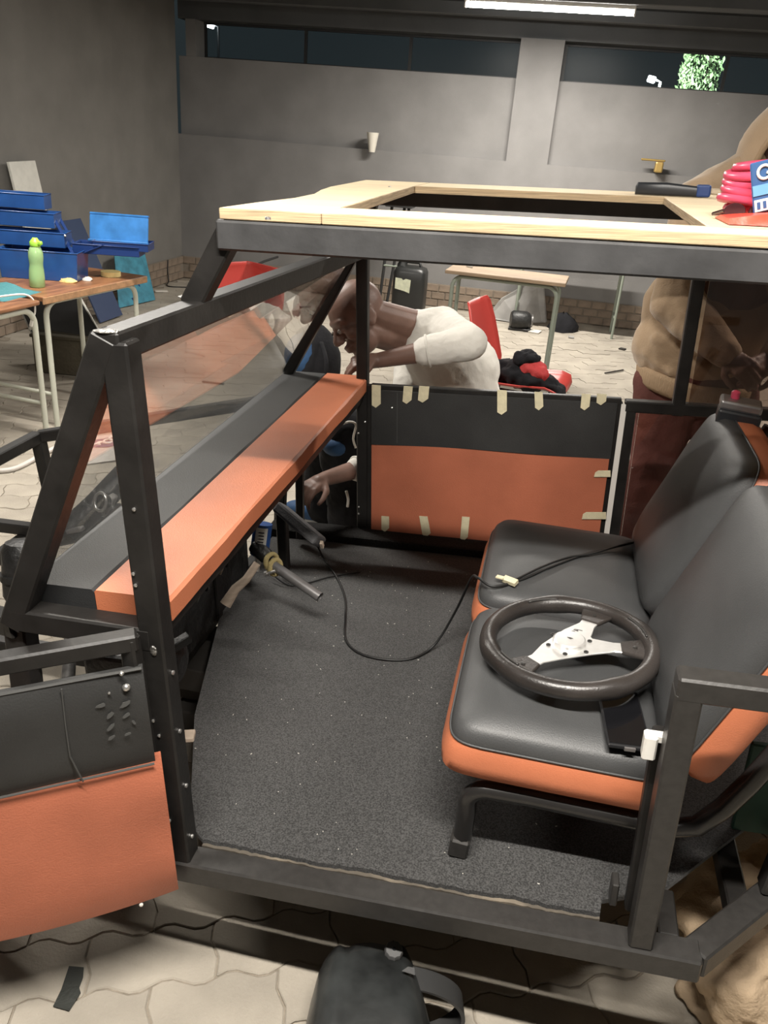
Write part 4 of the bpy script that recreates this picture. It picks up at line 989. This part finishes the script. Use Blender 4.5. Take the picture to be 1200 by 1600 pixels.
# loose bits on the paving
def bit(name, u0, v0, u1, v1, w_, m, label, cat):
    a, b = wor(u0, v0, 'z', .008), wor(u1, v1, 'z', .008)
    tag(build(name, MB().beam(a, b, w_, .01), m, bevel=.002), label, cat)
bit('stick', 945, 583, 974, 578, .012, 'debris', 'thin dark stick on the paving left of the hooded person', 'stick')
bit('wood_chip', 968, 544, 977, 546, .05, 'debris', 'dark wood chip near the far desk leg', 'chip')
bit('wood_chip', 888, 526, 897, 527, .06, 'grey_sheet', 'grey stone chip on the paving below the far desk', 'chip')
bit('paper_scrap', 826, 516, 844, 519, .12, 'paper', 'white paper scrap in front of the small motor', 'paper')
bit('stick', 316, 596, 350, 600, .014, 'debris', 'thin dark stick on the paving seen through the windscreen', 'stick')
bit('wood_chip', 242, 455, 262, 455, .05, 'paper', 'pale chip on the paving beside the teal board', 'chip')
scrap('white_rag', wor(430, 478, 'z', .0)[:], (.30, .22, .16), 'paper', 'heap of white rags on the floor seen through the windscreen', 'rags', 21)
scrap('white_rag', wor(415, 492, 'z', .0)[:], (.22, .16, .10), 'paper', 'smaller white rag in front of the rag heap', 'rags', 22)
bl_ = thing('backpack', 'round dark backpack with blue shiny panel on the floor beyond the windscreen', 'bag', (-.84, 3.6, 0))
bb1 = build('body', MB().ell((-.80, 3.75, .23), (.17, .17, .24), None, 28, 20), 'dark_cloth', bl_, smooth=True); displace(bb1, .1, .04); build('strap', MB().tube(smooth_path([(-.72, 3.62, .40), (-.66, 3.54, .30), (-.68, 3.55, .12), (-.74, 3.62, .06)], 6), .014, 8, flat=.4), 'dark_cloth', bl_, smooth=True); bb2 = build('blue_panel', MB().ell((-.845, 3.665, .29), (.115, .11, .14)), 'blue_cloth', bl_, smooth=True)
# fittings on the back wall
scn = thing('wall_lamp', 'small off-white cone wall lamp on the back wall', 'lamp', (-1.31, YB, 1.40))
build('shade', MB().lathe((-1.315, YB-.07, 1.385), [(.001, 0), (.03, 0), (.058, .17), (.05, .17), (.026, .008)], 18), 'sconce', scn, smooth=40)
build('bracket', MB().box((-1.315, YB-.012, 1.47), (.05, .05, .06)), 'sconce', scn, bevel=.004)
tpp = thing('wall_tap', 'brass tap fitting on the ledge of the back wall', 'tap', (1.31, YB, 1.43))
build('spout', MB().box((1.335, YB-.05, 1.46), (.07, .1, .09)), 'brass', tpp, bevel=.012, seg=2); build('lever', MB().box((1.275, YB-.06, 1.515), (.21, .05, .018)), 'brass', tpp, bevel=.006)
# outside: tree and two floodlights on poles
tree = thing('tree', 'leafy green tree lit up outside the right window', 'tree', (2.25, 12.2, -.05))
build('trunk', MB().tube([(2.3, 12.4, -.05), (2.25, 12.35, 1.4), (2.2, 12.3, 3.0)], [.12, .09, .05], 10), 'bark', tree, smooth=50)
lv = MB(); rr = random.Random(5)
for i in range(1100):
    c = Vector((2.06+rr.uniform(-.25, .25), 12.1+rr.uniform(-.3, .3), 2.72+rr.uniform(-.42, .42)))
    a = Euler((rr.uniform(0, 6), rr.uniform(0, 6), rr.uniform(0, 6))).to_matrix(); s = rr.uniform(.025, .05)
    lv.add([c+a @ Vector(p)*s for p in ((-1, 0, 0), (0, -.45, .1), (1, 0, 0), (0, .45, .1))], [(0, 1, 2, 3)])
build('foliage', lv, 'leaf', tree, kind='stuff')
for (u, v, Y, lb, en) in ((327, 38, 12.0, 'bright floodlight on a thin pole outside the left window end', 15), (1018, 124, 11.3, 'small floodlight on a pole outside the right window', 60)):
    c = wor(u, v, 'y', Y); t = thing('floodlight', lb, 'light', (c.x, c.y, -.05), 'floodlights outside')
    build('lamp_head', MB().box(c, (.15, .05, .09) if u < 600 else (.10, .05, .075), RY(.2)), 'flood_light', t, bevel=.01); build('pole', MB().tube([(c.x+.12, c.y+.05, -.05), (c.x+.12, c.y+.05, c.z-.02), (c.x+.05, c.y+.05, c.z)], .018, 8), 'post_grey', t, smooth=50)
    ld = bpy.data.lights.new('flood_glow', 'SPOT'); ld.energy = en*4; ld.spot_size = 1.6; ld.color = (.85, 1, .9); ld.shadow_soft_size = .05
    lo = bpy.data.objects.new('flood_glow', ld); COL.objects.link(lo); lo.parent = t; lo.location = (c+Vector((.05, -.1, .02)))-Vector((c.x, c.y, -.05)); lo.rotation_euler = (Vector((2.07, 12.1, 2.75))-c).to_track_quat('-Z', 'Y').to_euler()

# ------------------------------------------------------------------ people
def hand(mb, wrist, d, n, side, curl=.5, s=1.0, spread=.10):
    """palm and five fingers: d towards the knuckles, n out of the back of the hand, side +1/-1 where the thumb leaves"""
    wrist = Vector(wrist); d = Vector(d).normalized(); n = Vector(n); n = (n-d*n.dot(d)).normalized(); l = d.cross(n)*side
    mb.cap(wrist-d*.01, wrist+d*.03*s, .025*s, .027*s)
    for k, o in enumerate((-.028, -.010, .009, .027)):
        mb.cap(wrist+d*.02*s+l*o*.6*s, wrist+d*.082*s+l*o*s-n*.004*abs(k-1.5), .017*s, .0125*s)
    for k, (o, L_) in enumerate(((.030, .80), (.0105, .92), (-.0095, .86), (-.029, .66))):
        p = wrist+d*(.085-.006*abs(k-1.3))*s+l*o*s; a = .25*curl+.06*k*curl; fd = d
        for j, (seg, r) in enumerate(((.042, .0095), (.027, .0085), (.022, .0078))):
            a2 = a+(.75*curl)*(j if j else .55)
            fd = (d*math.cos(a2)-n*math.sin(a2)+l*(o/.03)*spread*.3).normalized()
            q = p+fd*seg*L_*s; mb.cap(p, q, r*s, (r-.0008)*s); p = q
    t0 = wrist+d*.028*s+l*.026*s; t1 = t0+(d*.55+l*.75-n*.25*curl).normalized()*.036*s; t2 = t1+(d*.9+l*.25-n*.5*curl).normalized()*.030*s; t3 = t2+(d*.95-n*.5*curl).normalized()*.022*s
    mb.cap(t0, t1, .0135*s, .0115*s).cap(t1, t2, .0112*s, .010*s).cap(t2, t3, .010*s, .008*s)
def head(mb, c, f, u, s=1.0):
    c = Vector(c); f = Vector(f).normalized(); u = Vector(u); u = (u-f*u.dot(f)).normalized(); l = u.cross(f)
    Rm = Matrix((f, l, u)).transposed()
    def P(x, y, z): return c+(f*x+l*y+u*z)*s
    E = lambda x, y, z, r: mb.ell(P(x, y, z), Vector(r)*s, Rm, 20, 14)
    E(-.012, 0, .035, (.100, .077, .086)); E(.012, 0, .015, (.080, .068, .085)); E(.030, 0, -.062, (.058, .052, .056)); E(.062, 0, -.092, (.026, .030, .022))
    E(.072, 0, .032, (.022, .056, .016)); mb.cap(P(.090, 0, .012), P(.112, 0, -.022), .010*s, .015*s)
    for y in (-.012, .012): E(.100, y, -.028, (.011, .011, .009))
    E(.090, 0, -.056, (.014, .027, .0085)); E(.088, 0, -.070, (.014, .024, .0085)); 
    for y in (-1, 1):
        E(.060, .050*y, -.020, (.030, .020, .026)); E(.083, .032*y, .006, (.012, .018, .011))
        E(-.008, .078*y, -.002, (.027, .010, .036)); E(-.002, .080*y, -.026, (.016, .009, .016))
    return P, Rm
def eyes(root, P, s=1.0):
    for y in (-1, 1):
        e = build('eye', MB().ell(P(.0925, .032*y, .006), .0085*s, seg=12, rn=8), 'eye', root, smooth=True)
        build('iris', MB().ell(P(.0985, .031*y, .005), .0042*s, seg=10, rn=6), 'hair', e, smooth=True)

# --- bending man in the off-white shirt, reaching under the dashboard from the far side
man = thing('person', 'person in off-white long shirt bending over the far side of the dashboard', 'person', (.40, 1.9, 0))
hcen = wor(560, 496, 'y', 1.66)
fdir, udir = (-.58, -.60, -.55), (-.50, .0, .86)
S1, E1, W1 = wor(690, 512, 'y', 1.80), wor(733, 536, 'y', 1.60), wor(592, 563, 'y', 1.555)
S2, E2, W2 = Vector((.10, 2.02, .90)), wor(628, 712, 'y', 1.70), wor(508, 748, 'y', 1.44)
NB = wor(648, 512, 'y', 1.80)
CH = Vector((.29, 1.93, .72)); PV = Vector((.42, 2.02, .40))
bm_ = MB(); PH, RH = head(bm_, hcen, fdir, udir, 1.0)
bm_.cap(PH(-.045, 0, -.02), NB, .054, .062); bm_.cap(PH(.0, 0, -.06), NB-Vector((.02, 0, .05)), .045, .055)
bm_.ell(NB+Vector((.05, .02, -.05)), (.07, .09, .07)); bm_.cap(NB, S1, .055, .05).cap(NB, S2, .06, .058).cap(NB.lerp(CH, .4), CH, .08, .11).cap(CH, PV, .12, .13)
bm_.chain([S1, E1, E1.lerp(W1, .45), W1], [.050, .040, .037, .0255]); bm_.chain([S2, E2, E2.lerp(W2, .4), W2], [.050, .040, .038, .026])
hd1 = (wor(553, 566, 'y', 1.53)-W1); hand(bm_, W1, hd1, (-.15, -.3, .95), -1, 1.15, .98)
hd2 = (wor(478, 768, 'y', 1.36)-W2); hand(bm_, W2, hd2+Vector((0, 0, .01)), (-.35, -.75, .55), -1, 1.0, .98)
K1, F1, K2, F2 = Vector((-.09, 1.75, .53)), Vector((-.06, 1.84, .09)), Vector((-.24, 2.02, .53)), Vector((-.22, 2.06, .09))
bm_.chain([PV, K1, F1], [.085, .058, .04]).chain([PV, K2, F2], [.085, .058, .04])
bo_ = build('body', bm_, 'skin', man, smooth=True); remesh(bo_, .0048, 4, .5)
eyes(man, PH)
sh_ = MB(); SB = NB+Vector((.012, .01, -.02))
sh_.chain([NB+Vector((.045, .0, -.012)), S1+Vector((0, 0, .004))], [.086, .072]).chain([SB+Vector((.02, -.03, -.03)), S1], [.07, .07]).chain([SB+Vector((.03, .01, -.02)), S2], [.085, .068])
sh_.chain([SB+Vector((.05, .02, -.05)), CH, PV+Vector((0, 0, .03))], [.115, .145, .15]); sh_.ell(CH+Vector((.0, .05, .05)), (.15, .18, .14))
sh_.chain([S1, E1, E1.lerp(W1, .47)], [.069, .060, .051]); sh_.chain([S2, E2, E2.lerp(W2, .60)], [.068, .058, .044])
for k in range(6):
    a = S1.lerp(E1, .05+.13*k); b_ = (E1-S1).normalized(); sd = b_.cross(Vector((0, .5, 1))).normalized(); up_ = sd.cross(b_)
    sh_.tube([a+(sd*math.cos(t)+up_*math.sin(t))*(.064-.001*k)+b_*.02*math.sin(t) for t in [PI*.05+PI*.9*i/8 for i in range(9)]], .006, 6)
so_ = build('shirt', sh_, 'shirt', man, smooth=True); remesh(so_, .007, 3, .5); displace(so_, .045, .007)
for c, d_, r in ((E1.lerp(W1, .455), (W1-E1), .0505), (E2.lerp(W2, .60), (W2-E2), .0440)):
    d_, s_, u_ = frame(d_); build('cuff', MB().tube([c+s_*(r*math.cos(a))+u_*(r*math.sin(a)) for a in [2*PI*k/20 for k in range(20)]], .0045, 6, closed=True), 'shirt', so_, smooth=True)
d_, s_, u_ = frame(PH(-.045, 0, -.02)-NB)
nc = NB+(PH(-.045, 0, -.02)-NB)*.28
tro = MB().chain([PV+Vector((.02, .02, .02)), PV.lerp(K1, .5), K1, F1], [.135, .115, .100, .085]).chain([PV+Vector((.02, .06, .02)), PV.lerp(K2, .5), K2, F2], [.135, .115, .105, .095]).ell(PV+Vector((.05, .03, -.03)), (.15, .18, .14))
to_ = build('trousers', tro, 'dark_cloth', man, smooth=True); remesh(to_, .012, 3); displace(to_, .07, .02)
for F in (F1, F2):
    sho = build('shoe', MB().ell(F+Vector((-.06, -.01, -.035)), (.135, .05, .045)).ell(F+Vector((.02, 0, -.02)), (.07, .045, .06)), 'blue_cloth', man, smooth=True); remesh(sho, .01, 2)
    build('sole', MB().prism([F+Vector((x, y, -.089)) for x, y in ((-.19, -.03), (-.12, -.055), (.06, -.042), (.085, 0), (.06, .042), (-.12, .05), (-.19, .025))], (0, 0, .024)), 'sole', sho, bevel=.004)
kp = wor(515, 702, 'y', 1.70); build('knee_patch', MB().ell(Vector((-.10, 1.70, .51)), (.06, .062, .045)), 'blue_cloth', man, smooth=True)
build('drawstring', MB().tube(smooth_path([wor(u, v, 'y', 1.63) for u, v in ((532, 664), (546, 659), (556, 664), (552, 685), (556, 700))], 5), .004, 6), 'shirt', man, smooth=True)
build('drawstring', MB().tube(smooth_path([wor(u, v, 'y', 1.64) for u, v in ((541, 767), (544, 780), (543, 792))], 5), .005, 6), 'shirt', man, smooth=True)

# --- standing person in the tan hoodie behind the far rear corner
p2 = thing('person', 'standing person in tan hooded jacket and maroon trousers behind the buggy', 'person', (1.18, 2.0, 0))
hc2 = Vector((1.205, 1.93, 1.60)); f2 = Vector((.35, -.88, -.35)); u2_ = Vector((.10, -.25, .96))
b = MB(); P2, R2_ = head(b, hc2, f2, u2_, .97)
b.cap(P2(-.03, 0, -.05), (1.18, 2.0, 1.44), .055, .065).cap((1.18, 2.0, 1.42), (1.16, 2.0, 1.15), .13, .15).cap((1.16, 2.0, 1.15), (1.15, 2.0, .90), .14, .15)
SL, EL, WL = Vector((1.0, 1.93, 1.41)), Vector((.985, 1.81, 1.12)), Vector((1.15, 1.70, 1.0))
SR, ER, WR = Vector((1.36, 2.0, 1.39)), Vector((1.42, 1.90, 1.11)), Vector((1.30, 1.73, 1.0))
b.chain([SL, EL, WL], [.052, .043, .028]).chain([SR, ER, WR], [.052, .043, .028]).cap((1.18, 2.0, 1.40), SL, .07, .06).cap((1.18, 2.0, 1.40), SR, .07, .06)
hand(b, WL, (.55, -.6, -.25), (-.4, -.6, .6), 1, .9); hand(b, WR, (-.5, -.6, -.2), (.4, -.6, .6), -1, .9)
b.chain([(1.07, 2.0, .88), (1.06, 1.99, .48), (1.06, 2.02, .09)], [.09, .062, .042]).chain([(1.25, 2.0, .88), (1.27, 1.99, .48), (1.28, 2.02, .09)], [.09, .062, .042])
bo2 = build('body', b, 'skin', p2, smooth=True); remesh(bo2, .0055, 4)
eyes(p2, P2, .97)
j = MB()
j.ell((1.165, 2.0, 1.26), (.22, .13, .22)).ell((1.13, 1.99, 1.04), (.23, .145, .19)).ell((1.11, 1.98, .92), (.215, .15, .12)).ell((1.01, 1.97, .955), (.125, .12, .115)).ell((1.0, 1.98, 1.08), (.105, .10, .14))
j.cap((1.16, 1.98, 1.50), SL+Vector((.02, 0, .01)), .105, .092).cap((1.18, 1.98, 1.50), SR+Vector((-.02, 0, .01)), .105, .09).cap((1.18, 2.0, 1.40), SL+Vector((.01, 0, .01)), .115, .088).cap((1.18, 2.0, 1.40), SR, .115, .085).cap((1.18, 1.99, 1.44), (1.19, 1.97, 1.53), .105, .10)
j.chain([SL, EL+Vector((-.008, 0, 0)), EL.lerp(WL, .5), WL], [.086, .076, .070, .050]).chain([SR, ER, ER.lerp(WR, .5), WR], [.086, .074, .068, .050])
for a_, b_, r in (((.94, 1.80, 1.20), (1.03, 1.77, 1.12), .014), ((.95, 1.79, 1.07), (1.08, 1.72, 1.04), .014), ((.95, 1.88, .99), (1.13, 1.84, .93), .02), ((.97, 1.86, 1.34), (1.06, 1.86, 1.24), .014), ((.93, 1.9, .93), (1.02, 1.85, .88), .018), ((1.06, 1.87, 1.5), (.98, 1.86, 1.36), .010)): j.cap(a_, b_, r, r*.6)
jo = build('hoodie', j, 'hoodie', p2, smooth=True); remesh(jo, .009, 3); displace(jo, .11, .022)
hm_ = MB(); rg = []
ex_ = R2_ @ Vector((1, 0, 0)); ly = R2_ @ Vector((0, 1, 0)); uz = R2_ @ Vector((0, 0, 1)); hc3 = hc2-uz*.01
for i in range(12):
    t = i/11; ph_ = -PI/2+.12+t*2.05; x = .125*math.sin(ph_)-.012; r = math.cos(ph_) if ph_ < .3 else math.cos(.3)-(ph_-.3)*.12
    rg.append([hc3+ex_*x+ly*(.112*r*math.cos(a))+uz*(.142*r*math.sin(a)-(.03*(1-math.sin(a))*.5)) for a in [2*PI*k/26 for k in range(26)]])
ho = build('hood', hm_.loft(rg, True, False), 'hoodie', p2, smooth=True); sm = ho.modifiers.new('solid', 'SOLIDIFY'); sm.thickness = .012; displace(ho, .08, .012)
build('hood_hem', MB().tube(rg[-1], .009, 8, closed=True), 'hoodie_rib', ho, smooth=True)
build('hood_collar', MB().tube([(1.185+.125*math.cos(a), 1.97+.105*math.sin(a), 1.475+.03*math.sin(a)) for a in [2*PI*k/26 for k in range(26)]], .036, 10, closed=True), 'hoodie', p2, smooth=True)
hem = [[Vector((1.12+.198*q*math.cos(a), 1.97+.150*q*math.sin(a), z+.03*max(0, -math.cos(a)))) for a in [2*PI*k/40 for k in range(40)]] for z, q in ((.855, 1.0), (.84, 1.03), (.80, 1.0), (.785, .95))]
build('hem_band', MB().loft(hem), 'hoodie_rib', p2, smooth=True)
tr2 = MB().ell((1.14, 1.99, .84), (.20, .155, .13)).chain([(1.06, 1.98, .80), (1.045, 1.97, .48), (1.05, 2.0, .08)], [.108, .088, .075]).chain([(1.25, 2.0, .80), (1.27, 1.98, .48), (1.28, 2.01, .08)], [.108, .088, .075]).cap((.965, 1.95, .83), (1.0, 1.95, .70), .055, .06)
t2o = build('trousers', tr2, 'maroon', p2, smooth=True); remesh(t2o, .012, 3); displace(t2o, .08, .02)
for x in (1.05, 1.28):
    sho = build('shoe', MB().ell((x, 1.94, .045), (.05, .135, .045)).ell((x, 2.02, .065), (.046, .07, .06)), 'dark_cloth', p2, smooth=True); remesh(sho, .01, 2)
    build('sole', MB().prism([(x+a, 1.94+c_, 0) for a, c_ in ((-.03, -.13), (.03, -.13), (.055, -.06), (.042, .13), (0, .155), (-.042, .13), (-.055, -.06))], (0, 0, .022)), 'sole', sho, bevel=.004)

# ------------------------------------------------------------------ put the buggy and what lies in it into the room
bpy.context.view_layer.update()
for o in VEH:
    o.matrix_world = VT @ o.matrix_world
for o in bpy.data.objects:
    if '_o' in o: del o['_o']
